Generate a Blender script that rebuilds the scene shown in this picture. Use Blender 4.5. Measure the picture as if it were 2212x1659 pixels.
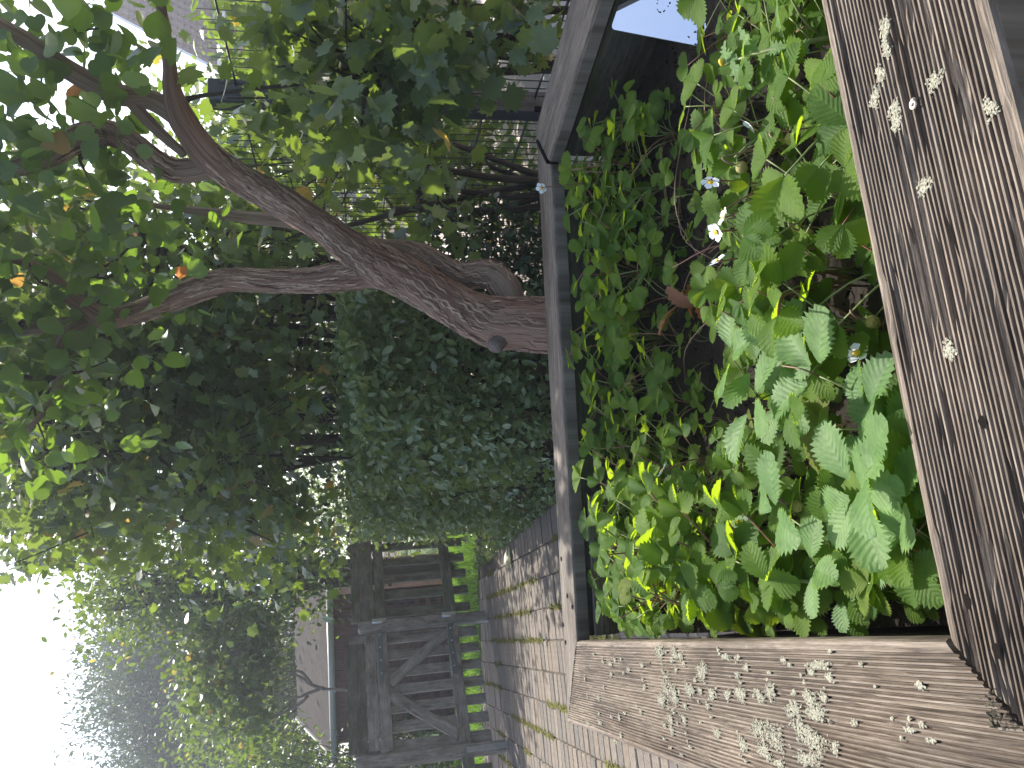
import bpy, bmesh, math, random
import numpy as np
from mathutils import Vector, Matrix, noise as mnoise

for o in list(bpy.data.objects): bpy.data.objects.remove(o, do_unlink=True)
S = bpy.context.scene
COL = S.collection
R = math.radians

# ------------------------------------------------------------------ camera
PITCH, ROLL, F_PX = 11.5, 2.0, 1661.0          # phone held on its side: picture is turned by 90 degrees
CZ = 1.25
_p, _r = R(PITCH), R(ROLL)
FWD = np.array([0, math.cos(_p), -math.sin(_p)])
_up0 = np.array([0, math.sin(_p), math.cos(_p)]); _rt0 = np.array([1.0, 0, 0])
UPV = _up0 * math.cos(_r) + _rt0 * math.sin(_r)
RTV = _rt0 * math.cos(_r) - _up0 * math.sin(_r)
cam_d = bpy.data.cameras.new('camera'); cam = bpy.data.objects.new('camera', cam_d); COL.objects.link(cam)
cam_d.sensor_fit = 'HORIZONTAL'; cam_d.sensor_width = 36.0
cam_d.lens = 36.0 * F_PX / 2212.0
cam_d.clip_start = 0.02; cam_d.clip_end = 2000
cx, cy, czv = -UPV, RTV, -FWD
cam.matrix_world = Matrix(((cx[0], cy[0], czv[0], 0), (cx[1], cy[1], czv[1], 0), (cx[2], cy[2], czv[2], CZ), (0, 0, 0, 1)))
S.camera = cam

# ------------------------------------------------------------------ light
SUN_AZ, SUN_EL = R(5.0), R(52.0)
SUNV = Vector((math.sin(SUN_AZ) * math.cos(SUN_EL), math.cos(SUN_AZ) * math.cos(SUN_EL), math.sin(SUN_EL)))
W = bpy.data.worlds.new('World'); S.world = W; W.use_nodes = True
nt = W.node_tree
sky = nt.nodes.new('ShaderNodeTexSky'); sky.sky_type = 'NISHITA'; sky.sun_disc = False
sky.sun_elevation = SUN_EL; sky.sun_rotation = SUN_AZ
sky.air_density = 1.0; sky.dust_density = 3.0; sky.ozone_density = 1.0
nt.nodes['Background'].inputs['Strength'].default_value = 0.15
nt.links.new(sky.outputs['Color'], nt.nodes['Background'].inputs['Color'])
sl = bpy.data.lights.new('sun', 'SUN'); sl.energy = 4.2; sl.angle = R(0.53); sl.color = (1.0, 0.955, 0.88)
sun = bpy.data.objects.new('sun', sl); COL.objects.link(sun)
sun.rotation_euler = SUNV.to_track_quat('Z', 'Y').to_euler(); sun.location = (0, 6, 12)
S.view_settings.view_transform = 'Standard'; S.view_settings.look = 'None'
S.view_settings.exposure = 1.22; S.view_settings.gamma = 1.0
S.view_settings.use_curve_mapping = False
S.render.resolution_x = 1024; S.render.resolution_y = 768
S.render.engine = 'CYCLES'

# ------------------------------------------------------------------ helpers
def ray(x, y):
    return FWD * F_PX + RTV * ((1659 - y) - 829.5) - UPV * (x - 1106)
def at(x, y, Y):
    d = ray(x, y); return Vector(d * (Y / d[1])) + Vector((0, 0, CZ))
def atz(x, y, z):
    d = ray(x, y); return Vector(d * ((z - CZ) / d[2])) + Vector((0, 0, CZ))

rng = np.random.default_rng(7)
random.seed(7)

def tag(o, label=None, cat=None, group=None, kind=None):
    if label: o['label'] = label
    if cat: o['category'] = cat
    if group: o['group'] = group
    if kind: o['kind'] = kind
    return o
def empty(name, loc, label=None, cat=None, group=None):
    o = bpy.data.objects.new(name, None); COL.objects.link(o); o.location = loc; o.empty_display_size = .1
    o['_w'] = 0; del o['_w']
    return tag(o, label, cat, group)
def link(name, me, parent=None, loc=None, rot=None, scale=None):
    o = bpy.data.objects.new(name, me); COL.objects.link(o)
    if parent is not None:
        o.parent = parent
        if loc is None:                      # mesh given in world space: undo the parent's offset
            M = Matrix.Identity(4); p = parent
            while p is not None:
                M = p.matrix_basis @ M; p = p.parent
            o.matrix_basis = M.inverted()
    if loc is not None: o.location = loc
    if rot is not None: o.rotation_euler = rot
    if scale is not None: o.scale = scale if hasattr(scale, '__len__') else (scale,) * 3
    return o
def mk(name, V, Fc, mat=None, smooth=False, uv=None, attr=None):
    me = bpy.data.meshes.new(name)
    me.from_pydata([tuple(v) for v in V], [], [tuple(f) for f in Fc])
    if mat:
        for m in (mat if isinstance(mat, (list, tuple)) else [mat]): me.materials.append(m)
    if uv is not None:
        l = me.uv_layers.new(name='UVMap')
        idx = np.empty(len(me.loops), dtype=np.int32); me.loops.foreach_get('vertex_index', idx)
        l.data.foreach_set('uv', np.asarray(uv, dtype=np.float32)[idx].ravel())
    if smooth: me.polygons.foreach_set('use_smooth', np.ones(len(me.polygons), dtype=bool))
    me.update(); return me
def mk_np(name, V, T, mat, rnd=None, smooth=False):
    """fast triangle mesh from numpy arrays, optional per-vertex 'rnd' attribute"""
    me = bpy.data.meshes.new(name); nv, nf = len(V), len(T)
    me.vertices.add(nv); me.vertices.foreach_set('co', np.asarray(V, np.float32).ravel())
    me.loops.add(nf * 3); me.loops.foreach_set('vertex_index', np.asarray(T, np.int32).ravel())
    me.polygons.add(nf); me.polygons.foreach_set('loop_start', np.arange(0, nf * 3, 3, dtype=np.int32))
    if smooth: me.polygons.foreach_set('use_smooth', np.ones(nf, dtype=bool))
    for m in (mat if isinstance(mat, (list, tuple)) else [mat]): me.materials.append(m)
    if rnd is not None:
        a = me.attributes.new('rnd', 'FLOAT', 'POINT'); a.data.foreach_set('value', np.asarray(rnd, np.float32))
    me.update(calc_edges=True); return me
class MB:
    def __init__(s): s.V = []; s.F = []; s.U = []
    def add(s, V, Fc, U=None):
        b = len(s.V); s.V += [tuple(v) for v in V]; s.F += [tuple(i + b for i in f) for f in Fc]
        s.U += list(U) if U is not None else [(0, 0)] * len(V)
    def obox(s, o, a, b, c):
        """box from corner o with edge vectors a, b, c; uv runs along a"""
        o, a, b, c = map(Vector, (o, a, b, c))
        P = [o, o + a, o + a + b, o + b, o + c, o + a + c, o + a + b + c, o + b + c]
        la, lb, lc = a.length, b.length, c.length
        U = [(0, 0), (la, 0), (la, lb), (0, lb), (0, lc), (la, lc), (la, lb + lc), (0, lb + lc)]
        s.add(P, [(0, 3, 2, 1), (4, 5, 6, 7), (0, 1, 5, 4), (1, 2, 6, 5), (2, 3, 7, 6), (3, 0, 4, 7)], U)
    def build(s, name, mat, parent=None, smooth=False, bevel=0):
        me = mk(name, s.V, s.F, mat, smooth, s.U)
        if bevel:
            bm = bmesh.new(); bm.from_mesh(me)
            bmesh.ops.recalc_face_normals(bm, faces=bm.faces)
            bmesh.ops.bevel(bm, geom=list(bm.edges), offset=bevel, segments=2, affect='EDGES', profile=.6)
            bm.to_mesh(me); bm.free()
        return link(name, me, parent)

def catmull(P, n):
    P = [np.array(p, float) for p in P]
    Q = [2 * P[0] - P[1]] + P + [2 * P[-1] - P[-2]]
    out = []
    for i in range(1, len(Q) - 2):
        for k in range(n):
            t = k / n; a, b, c, d = Q[i - 1], Q[i], Q[i + 1], Q[i + 2]
            out.append(.5 * ((2 * b) + (-a + c) * t + (2 * a - 5 * b + 4 * c - d) * t * t + (-a + 3 * b - 3 * c + d) * t ** 3))
    out.append(P[-1]); return out
def tube_data(pts, rad, seg=8, sub=4, rough=0.0, freq=6.0, twist=0.0, cap=True, seed=0):
    """pts list of vec3, rad list; returns V, F, UV"""
    PR = [list(p) + [r] for p, r in zip(pts, rad)]
    C = catmull(PR, sub) if sub > 1 else [np.array(p, float) for p in PR]
    V, Fc, U = [], [], []; L = 0.0; up = None
    for i, c in enumerate(C):
        p = Vector(c[:3]); r = max(c[3], .0004)
        a = Vector(C[max(i - 1, 0)][:3]); b = Vector(C[min(i + 1, len(C) - 1)][:3])
        t = (b - a).normalized()
        if up is None: up = Vector((1, .3, .2)) if abs(t.x) < .8 else Vector((0, 1, .1))
        s = (up - t * up.dot(t)).normalized(); up = s; w = t.cross(s)
        if i: L += (p - Vector(C[i - 1][:3])).length
        for k in range(seg):
            an = 2 * math.pi * k / seg
            rr = r
            if rough:
                q = an + twist * L
                n1 = mnoise.noise(Vector((math.cos(q) * freq, math.sin(q) * freq, L * 2.2 + seed)))
                n2 = mnoise.noise(Vector((math.cos(q) * 1.2, math.sin(q) * 1.2, L * 3.0 + seed + 9)))
                rr = r * (1 + rough * n1 + rough * 1.3 * n2)
            V.append(p + s * (math.cos(an) * rr) + w * (math.sin(an) * rr)); U.append((k / seg, L))
    n = len(C)
    for i in range(n - 1):
        for k in range(seg):
            k2 = (k + 1) % seg
            Fc.append((i * seg + k, i * seg + k2, (i + 1) * seg + k2, (i + 1) * seg + k))
    if cap:
        Fc.append(tuple(range(seg))[::-1]); Fc.append(tuple((n - 1) * seg + k for k in range(seg)))
    return V, Fc, U
def tube(name, pts, rad, mat, parent=None, **kw):
    V, Fc, U = tube_data(pts, rad, **kw)
    return link(name, mk(name, V, Fc, mat, True, U), parent)

# ------------------------------------------------------------------ materials
def nodes(name):
    m = bpy.data.materials.new(name); m.use_nodes = True
    t = m.node_tree; b = t.nodes['Principled BSDF']
    return m, t, b, t.nodes, t.links
def N(t, ty, **kw):
    n = t.nodes.new(ty)
    for k, v in kw.items():
        if k in ('_in',):
            for kk, vv in v.items(): n.inputs[kk].default_value = vv
        else: setattr(n, k, v)
    return n
def ramp(t, stops):
    n = t.nodes.new('ShaderNodeValToRGB'); e = n.color_ramp.elements
    while len(e) < len(stops): e.new(.5)
    for el, (p, c) in zip(e, stops): el.position = p; el.color = (*c, 1) if len(c) == 3 else c
    return n
def simple(name, col, rough=.6, metal=0.0, noise=0.0, scale=20.0, bump=0.0, spec=.5):
    m, t, b, n, l = nodes(name)
    b.inputs['Roughness'].default_value = rough; b.inputs['Metallic'].default_value = metal
    b.inputs['Specular IOR Level'].default_value = spec
    if noise or bump:
        tc = N(t, 'ShaderNodeTexCoord'); nz = N(t, 'ShaderNodeTexNoise', _in={'Scale': scale, 'Detail': 6, 'Roughness': .65})
        l.new(tc.outputs['Object'], nz.inputs['Vector'])
        lo = tuple(max(0, c * (1 - noise)) for c in col); hi = tuple(min(1, c * (1 + noise)) for c in col)
        rp = ramp(t, [(.3, lo), (.7, hi)]); l.new(nz.outputs['Fac'], rp.inputs['Fac']); l.new(rp.outputs['Color'], b.inputs['Base Color'])
        if bump:
            bp = N(t, 'ShaderNodeBump', _in={'Strength': bump, 'Distance': .01}); l.new(nz.outputs['Fac'], bp.inputs['Height']); l.new(bp.outputs['Normal'], b.inputs['Normal'])
    else: b.inputs['Base Color'].default_value = (*col, 1)
    return m
def wood(name, dark, mid, light, grain=(9, 160), rough=.75, bump=.35, green=None, rings=0, wear=0.5, groove=False):
    """weathered timber, grain along uv.x (metres)"""
    m, t, b, n, l = nodes(name)
    b.inputs['Roughness'].default_value = rough; b.inputs['Specular IOR Level'].default_value = .35
    uv = N(t, 'ShaderNodeUVMap'); oi = N(t, 'ShaderNodeObjectInfo')
    ad = N(t, 'ShaderNodeVectorMath', operation='ADD'); cmb = N(t, 'ShaderNodeCombineXYZ')
    mul = N(t, 'ShaderNodeMath', operation='MULTIPLY', _in={1: 37.0}); l.new(oi.outputs['Random'], mul.inputs[0])
    l.new(mul.outputs[0], cmb.inputs[0]); l.new(mul.outputs[0], cmb.inputs[1])
    l.new(uv.outputs['UV'], ad.inputs[0]); l.new(cmb.outputs[0], ad.inputs[1])
    def mp(sx, sy):
        q = N(t, 'ShaderNodeMapping', _in={'Scale': (sx, sy, 1)}); l.new(ad.outputs[0], q.inputs['Vector']); return q
    n1 = N(t, 'ShaderNodeTexNoise', _in={'Scale': 1, 'Detail': 7, 'Roughness': .6, 'Distortion': .3}); l.new(mp(*grain).outputs[0], n1.inputs['Vector'])
    n2 = N(t, 'ShaderNodeTexNoise', _in={'Scale': 1, 'Detail': 5, 'Roughness': .7}); l.new(mp(grain[0] * 7, grain[1] * 2.6).outputs[0], n2.inputs['Vector'])
    n3 = N(t, 'ShaderNodeTexNoise', _in={'Scale': 1, 'Detail': 4, 'Roughness': .6}); l.new(mp(7, 14).outputs[0], n3.inputs['Vector'])
    mx = N(t, 'ShaderNodeMix', data_type='FLOAT', _in={0: .45}); l.new(n1.outputs['Fac'], mx.inputs[2]); l.new(n2.outputs['Fac'], mx.inputs[3])
    rp = ramp(t, [(.3, dark), (.47, mid), (.63, light)]); l.new(mx.outputs[0], rp.inputs['Fac'])
    rp3 = ramp(t, [(.3, (1 - wear,) * 3), (.68, (1.15,) * 3)]); l.new(n3.outputs['Fac'], rp3.inputs['Fac'])
    m2 = N(t, 'ShaderNodeMix', data_type='RGBA', blend_type='MULTIPLY', _in={0: .85}); l.new(rp.outputs['Color'], m2.inputs[6]); l.new(rp3.outputs['Color'], m2.inputs[7])
    out = m2.outputs[2]
    if green:
        n4 = N(t, 'ShaderNodeTexNoise', _in={'Scale': 1, 'Detail': 5}); l.new(mp(5, 11).outputs[0], n4.inputs['Vector'])
        r4 = ramp(t, [(.45, (0, 0, 0)), (.7, (1, 1, 1))]); l.new(n4.outputs['Fac'], r4.inputs['Fac'])
        m3 = N(t, 'ShaderNodeMix', data_type='RGBA', _in={7: (*green, 1)}); l.new(r4.outputs['Color'], m3.inputs[0]); l.new(out, m3.inputs[6]); out = m3.outputs[2]
    if groove:
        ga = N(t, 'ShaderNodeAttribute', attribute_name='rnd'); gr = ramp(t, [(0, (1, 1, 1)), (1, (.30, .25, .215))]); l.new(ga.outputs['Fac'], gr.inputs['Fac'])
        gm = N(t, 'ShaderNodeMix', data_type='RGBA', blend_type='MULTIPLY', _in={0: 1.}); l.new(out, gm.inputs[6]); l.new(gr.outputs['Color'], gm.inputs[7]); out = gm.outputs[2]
    nc = N(t, 'ShaderNodeTexNoise', _in={'Scale': 1, 'Detail': 3, 'Roughness': .5, 'Distortion': .6}); l.new(mp(2.2, 75).outputs[0], nc.inputs['Vector'])
    rc = ramp(t, [(.485, (1, 1, 1)), (.5, (.25, .22, .2)), (.515, (1, 1, 1))]); l.new(nc.outputs['Fac'], rc.inputs['Fac'])
    ns = N(t, 'ShaderNodeTexNoise', _in={'Scale': 1, 'Detail': 6, 'Roughness': .65}); l.new(mp(3.3, 9).outputs[0], ns.inputs['Vector'])
    rs = ramp(t, [(.36, (.62, .54, .46)), (.5, (1, 1, 1)), (.66, (1.12, 1.1, 1.08))]); l.new(ns.outputs['Fac'], rs.inputs['Fac'])
    k1 = N(t, 'ShaderNodeMix', data_type='RGBA', blend_type='MULTIPLY', _in={0: .7}); l.new(out, k1.inputs[6]); l.new(rc.outputs['Color'], k1.inputs[7])
    k2 = N(t, 'ShaderNodeMix', data_type='RGBA', blend_type='MULTIPLY', _in={0: 1.}); l.new(k1.outputs[2], k2.inputs[6]); l.new(rs.outputs['Color'], k2.inputs[7]); out = k2.outputs[2]
    l.new(out, b.inputs['Base Color'])
    bp = N(t, 'ShaderNodeBump', _in={'Strength': bump, 'Distance': .004}); l.new(mx.outputs[0], bp.inputs['Height']); l.new(bp.outputs['Normal'], b.inputs['Normal'])
    return m
def leafmat(name, c0, c1, tr, rough=.42, tw=.45, odd=None, veins=False, spec=.5, objrnd=False, under=None):
    m, t, b, n, l = nodes(name)
    b.inputs['Roughness'].default_value = rough; b.inputs['Specular IOR Level'].default_value = spec
    if objrnd: src = N(t, 'ShaderNodeObjectInfo').outputs['Random']
    else: src = N(t, 'ShaderNodeAttribute', attribute_name='rnd').outputs['Fac']
    st = [(0, c0), (.9, c1)]
    if odd: st[-1] = (.975, c1); st += [(.992, odd), (1, odd)]
    rp = ramp(t, st); l.new(src, rp.inputs['Fac'])
    base = rp.outputs['Color']
    hs = N(t, 'ShaderNodeMix', data_type='RGBA', blend_type='MIX', _in={0: .0 if not odd else .0})
    trr = ramp(t, [(0, tr), (.975, tuple(min(1, c * 1.25) for c in tr))] + ([(.992, tuple(min(1, c * 3.2) for c in odd)), (1, tuple(min(1, c * 3.2) for c in odd))] if odd else []))
    l.new(src, trr.inputs['Fac'])
    tcn = N(t, 'ShaderNodeTexCoord'); mn = N(t, 'ShaderNodeTexNoise', _in={'Scale': 55.0, 'Detail': 3, 'Roughness': .6}); l.new(tcn.outputs['Object'], mn.inputs['Vector'])
    mr_ = ramp(t, [(.3, (.68, .72, .7)), (.7, (1.25, 1.2, 1.15))]); l.new(mn.outputs['Fac'], mr_.inputs['Fac'])
    mmx = N(t, 'ShaderNodeMix', data_type='RGBA', blend_type='MULTIPLY', _in={0: 1.}); l.new(base, mmx.inputs[6]); l.new(mr_.outputs['Color'], mmx.inputs[7]); base = mmx.outputs[2]
    if under:
        ge = N(t, 'ShaderNodeNewGeometry'); mu = N(t, 'ShaderNodeMix', data_type='RGBA', _in={7: (*under, 1)})
        l.new(ge.outputs['Backfacing'], mu.inputs[0]); l.new(base, mu.inputs[6]); base = mu.outputs[2]
    if veins:
        uv = N(t, 'ShaderNodeUVMap'); sx = N(t, 'ShaderNodeSeparateXYZ'); l.new(uv.outputs['UV'], sx.inputs[0])
        ab = N(t, 'ShaderNodeMath', operation='ABSOLUTE'); l.new(sx.outputs[0], ab.inputs[0])
        a1 = N(t, 'ShaderNodeMath', operation='MULTIPLY', _in={1: 2.4}); l.new(ab.outputs[0], a1.inputs[0])
        a2 = N(t, 'ShaderNodeMath', operation='MULTIPLY', _in={1: 8.0}); l.new(sx.outputs[1], a2.inputs[0])
        a3 = N(t, 'ShaderNodeMath', operation='SUBTRACT'); l.new(a2.outputs[0], a3.inputs[0]); l.new(a1.outputs[0], a3.inputs[1])
        a4 = N(t, 'ShaderNodeMath', operation='PINGPONG', _in={1: .5}); l.new(a3.outputs[0], a4.inputs[0])
        vr = ramp(t, [(.0, (1, 1, 1)), (.16, (0, 0, 0))]); l.new(a4.outputs[0], vr.inputs['Fac'])
        mr = ramp(t, [(.0, (1, 1, 1)), (.07, (0, 0, 0))]); l.new(ab.outputs[0], mr.inputs['Fac'])
        mxv = N(t, 'ShaderNodeMath', operation='MAXIMUM'); l.new(vr.outputs['Color'], mxv.inputs[0]); l.new(mr.outputs['Color'], mxv.inputs[1])
        nz = N(t, 'ShaderNodeTexNoise', _in={'Scale': 9.0, 'Detail': 4}); l.new(uv.outputs['UV'], nz.inputs['Vector'])
        sc = N(t, 'ShaderNodeMath', operation='MULTIPLY', _in={1: .30}); l.new(mxv.outputs[0], sc.inputs[0])
        mv = N(t, 'ShaderNodeMix', data_type='RGBA', _in={7: (c1[0] * 1.7, c1[1] * 1.45, c1[2] * 1.6, 1)}); l.new(sc.outputs[0], mv.inputs[0]); l.new(base, mv.inputs[6]); base = mv.outputs[2]
        hh = N(t, 'ShaderNodeMath', operation='MULTIPLY_ADD', _in={1: .35}); l.new(nz.outputs['Fac'], hh.inputs[0]); l.new(a4.outputs[0], hh.inputs[2])
        bp = N(t, 'ShaderNodeBump', _in={'Strength': .30, 'Distance': .003}); l.new(hh.outputs[0], bp.inputs['Height']); l.new(bp.outputs['Normal'], b.inputs['Normal'])
    l.new(base, b.inputs['Base Color'])
    ts = N(t, 'ShaderNodeBsdfTranslucent'); l.new(trr.outputs['Color'], ts.inputs['Color'])
    ms = N(t, 'ShaderNodeMixShader', _in={0: tw}); l.new(b.outputs[0], ms.inputs[1]); l.new(ts.outputs[0], ms.inputs[2])
    l.new(ms.outputs[0], n['Material Output'].inputs['Surface'])
    return m
def barkmat(name, a, b_, c, sx=6, sy=3, bump=.8, lichen=None):
    m, t, b, n, l = nodes(name); b.inputs['Roughness'].default_value = .85; b.inputs['Specular IOR Level'].default_value = .25
    tc = N(t, 'ShaderNodeUVMap'); sp = N(t, 'ShaderNodeSeparateXYZ'); l.new(tc.outputs['UV'], sp.inputs[0])
    an = N(t, 'ShaderNodeMath', operation='MULTIPLY', _in={1: 2 * math.pi}); l.new(sp.outputs[0], an.inputs[0])
    co = N(t, 'ShaderNodeMath', operation='COSINE'); si = N(t, 'ShaderNodeMath', operation='SINE'); l.new(an.outputs[0], co.inputs[0]); l.new(an.outputs[0], si.inputs[0])
    cb = N(t, 'ShaderNodeCombineXYZ'); l.new(co.outputs[0], cb.inputs[0]); l.new(si.outputs[0], cb.inputs[1]); l.new(sp.outputs[1], cb.inputs[2])
    mp = N(t, 'ShaderNodeMapping', _in={'Scale': (sx, sx, sy)}); l.new(cb.outputs[0], mp.inputs['Vector'])
    n1 = N(t, 'ShaderNodeTexNoise', _in={'Scale': 1.6, 'Detail': 9, 'Roughness': .68, 'Distortion': .5}); l.new(mp.outputs[0], n1.inputs['Vector'])
    n2 = N(t, 'ShaderNodeTexNoise', _in={'Scale': 2.2, 'Detail': 4}); l.new(cb.outputs[0], n2.inputs['Vector'])
    rp = ramp(t, [(.28, a), (.44, b_), (.62, c)]); l.new(n1.outputs['Fac'], rp.inputs['Fac'])
    r2 = ramp(t, [(.35, (.75, .70, .68)), (.65, (1.1, 1.08, 1.06))]); l.new(n2.outputs['Fac'], r2.inputs['Fac'])
    mm = N(t, 'ShaderNodeMix', data_type='RGBA', blend_type='MULTIPLY', _in={0: 1}); l.new(rp.outputs['Color'], mm.inputs[6]); l.new(r2.outputs['Color'], mm.inputs[7])
    out = mm.outputs[2]
    if lichen:
        n3 = N(t, 'ShaderNodeTexNoise', _in={'Scale': 5, 'Detail': 6, 'Roughness': .7}); l.new(cb.outputs[0], n3.inputs['Vector'])
        r3 = ramp(t, [(.56, (0, 0, 0)), (.66, (1, 1, 1))]); l.new(n3.outputs['Fac'], r3.inputs['Fac'])
        m4 = N(t, 'ShaderNodeMix', data_type='RGBA', _in={7: (*lichen, 1)}); l.new(r3.outputs['Color'], m4.inputs[0]); l.new(out, m4.inputs[6]); out = m4.outputs[2]
    l.new(out, b.inputs['Base Color'])
    bp = N(t, 'ShaderNodeBump', _in={'Strength': bump, 'Distance': .02}); l.new(n1.outputs['Fac'], bp.inputs['Height']); l.new(bp.outputs['Normal'], b.inputs['Normal'])
    return m

M = {}
M['deck'] = wood('weathered_deck_board', (.044, .031, .021), (.128, .098, .070), (.255, .212, .165), grain=(5, 210), bump=.5, wear=.45, groove=True)
M['far_board'] = wood('weathered_plank', (.04, .03, .022), (.11, .09, .068), (.215, .18, .142), grain=(6, 150), bump=.5)
M['inner_plank'] = wood('dark_inner_plank', (.02, .017, .012), (.05, .042, .03), (.10, .09, .06), grain=(6, 90), green=(.035, .05, .015))  # darker brown than the rim planks, with greenish patches
M['gate'] = wood('gate_timber', (.14, .125, .105), (.26, .23, .195), (.38, .34, .295), grain=(5, 60), rough=.8, bump=.25)
M['gate_green'] = wood('algae_covered_timber', (.075, .07, .052), (.15, .14, .105), (.24, .22, .165), grain=(5, 60), rough=.8, bump=.25, green=(.085, .10, .05))
M['galv'] = simple('galvanised_steel', (.55, .57, .6), .38, .85, .15, 40)
M['black_iron'] = simple('dull_steel_strap', (.16, .18, .18), .5, .6, .3, 60)
M['lichen'] = simple('pale_lichen_crust', (.33, .315, .235), .95, 0, .45, 500, .4, .1)
M['screw'] = simple('rusty_screw_hole', (.012, .010, .009), .9, spec=0)
M['soil'] = simple('dark_potting_soil', (.018, .014, .011), .95, 0, .6, 60, .9, .2)
M['ground'] = simple('earth', (.055, .04, .028), .95, 0, .5, 9, .6, .2)
M['lawn'] = simple('lawn_soil', (.045, .075, .018), .95, 0, .4, 12, .3, .2)
M['stem'] = simple('strawberry_stalk', (.13, .16, .045), .5, 0, .3, 60)
M['stem_red'] = simple('reddish_stalk', (.20, .085, .05), .5, 0, .3, 60)
M['runner'] = simple('brown_runner', (.20, .12, .075), .6, 0, .3, 60)
M['petal'] = simple('white_petal', (.82, .82, .84), .55)
M['yellow'] = simple('yellow_stamens', (.75, .48, .03), .6)
M['berry'] = simple('unripe_berry', (.30, .26, .07), .5, 0, .35, 400, .5)
M['paver'] = simple('concrete_paver', (.148, .124, .10), .9, 0, .28, 55, .5, .25)
M['moss'] = simple('joint_moss', (.14, .135, .04), .95, 0, .5, 40, .9, .1)
M['joint'] = simple('joint_sand', (.075, .065, .05), .95, 0, .4, 40, .5, .1)
M['brick'] = simple('dark_red_brick', (.13, .065, .052), .9, 0, .35, 30, .4, .2)
M['mortar'] = simple('mortar', (.10, .088, .08), .95, 0, .2, 40)
M['brown_board'] = wood('brown_stained_cladding', (.07, .025, .018), (.12, .048, .035), (.16, .07, .05), grain=(4, 40), rough=.6, bump=.2)
M['felt'] = simple('mineral_roof_felt', (.04, .034, .031), .95, 0, .3, 14, .3, .2)
M['gutter'] = simple('grey_gutter', (.33, .36, .36), .35)
M['dark_open'] = simple('dark_window_glass', (.012, .014, .018), .12)
M['wire'] = simple('anthracite_coating', (.02, .022, .027), .45)
M['kerbpath'] = simple('pinkish_concrete', (.46, .39, .35), .9, 0, .12, 30, .3, .2)
M['bark'] = barkmat('stringy_red_bark', (.085, .04, .024), (.32, .185, .125), (.56, .40, .31), sx=20, sy=2.0, bump=.8)
M['bark_up'] = barkmat('grey_brown_bark', (.085, .058, .04), (.27, .195, .145), (.46, .37, .29), sx=16, sy=2.2, bump=.7, lichen=(.20, .15, .045))
M['bark_dark'] = barkmat('dark_twig_bark', (.018, .014, .011), (.05, .04, .03), (.10, .08, .06), sx=4, sy=4, bump=.6)
M['bark_grey'] = barkmat('smooth_grey_bark', (.10, .085, .07), (.19, .165, .14), (.28, .25, .21), sx=3, sy=5, bump=.4)
M['cutwood'] = simple('grey_cut_wood', (.15, .12, .098), .9, 0, .3, 50, .5, .2)
M['straw'] = leafmat('strawberry_leaf', (.036, .095, .018), (.10, .175, .02), (.34, .47, .015), spec=.18, rough=.60, tw=.50, veins=True, objrnd=True, under=(.085, .16, .05), odd=(.13, .16, .03))
M['elder'] = leafmat('pale_serrate_leaf', (.085, .17, .055), (.125, .22, .07), (.28, .44, .04), spec=.25, rough=.55, tw=.40, veins=True, objrnd=True, under=(.13, .22, .10))
M['dead'] = leafmat('dead_leaf', (.16, .065, .025), (.22, .10, .04), (.25, .10, .02), rough=.7, tw=.25, objrnd=True)
M['hedge'] = leafmat('hedge_leaf', (.13, .178, .075), (.20, .25, .10), (.25, .33, .06), rough=.34, tw=.30, spec=.8, under=(.09, .15, .07))
M['maple'] = leafmat('maple_leaf', (.055, .095, .042), (.092, .14, .05), (.22, .31, .035), rough=.36, tw=.40, spec=.8, under=(.10, .14, .07), odd=(.24, .15, .02))
M['round'] = leafmat('round_leaf', (.045, .10, .03), (.07, .14, .035), (.22, .36, .03), rough=.40, tw=.46, under=(.085, .14, .06), odd=(.26, .10, .03))
M['lime'] = leafmat('lime_green_leaf', (.055, .11, .03), (.10, .165, .04), (.22, .32, .035), rough=.42, tw=.42, odd=(.30, .22, .03))
M['leaf_left'] = leafmat('garden_tree_leaf', (.042, .085, .025), (.082, .135, .035), (.16, .235, .025), rough=.42, tw=.38, odd=(.22, .17, .03))
M['willow'] = leafmat('willow_leaf', (.042, .072, .042), (.068, .105, .055), (.08, .12, .045), rough=.5, tw=.32)
M['grass'] = leafmat('grass_blade', (.075, .17, .02), (.12, .25, .03), (.24, .42, .03), rough=.5, tw=.45)
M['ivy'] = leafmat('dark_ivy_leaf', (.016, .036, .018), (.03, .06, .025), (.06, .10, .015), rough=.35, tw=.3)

# ------------------------------------------------------------------ ground
def sheet(name, poly, z, mat, kind='structure'):
    me = mk(name, [(x, y, z) for x, y in poly], [tuple(range(len(poly)))], mat)
    o = link(name, me); o['kind'] = kind; return o
sheet('ground', [(-150, -14), (150, -14), (150, 200), (-150, 200)], -0.03, M['ground'])
PU = Vector((.952, .307, 0)).normalized(); PV = Vector((-.307, .952, 0)).normalized()
def pv(a, b, z=0): return PU * a + PV * b + Vector((0, 0, z))
# gate line
P0 = Vector((-3.31, 6.93, 0)); P1 = Vector((-2.38, 7.82, 0))
GD = (P1 - P0).normalized(); GN = Vector((GD.y, -GD.x, 0)); GW = (P1 - P0).length
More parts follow.
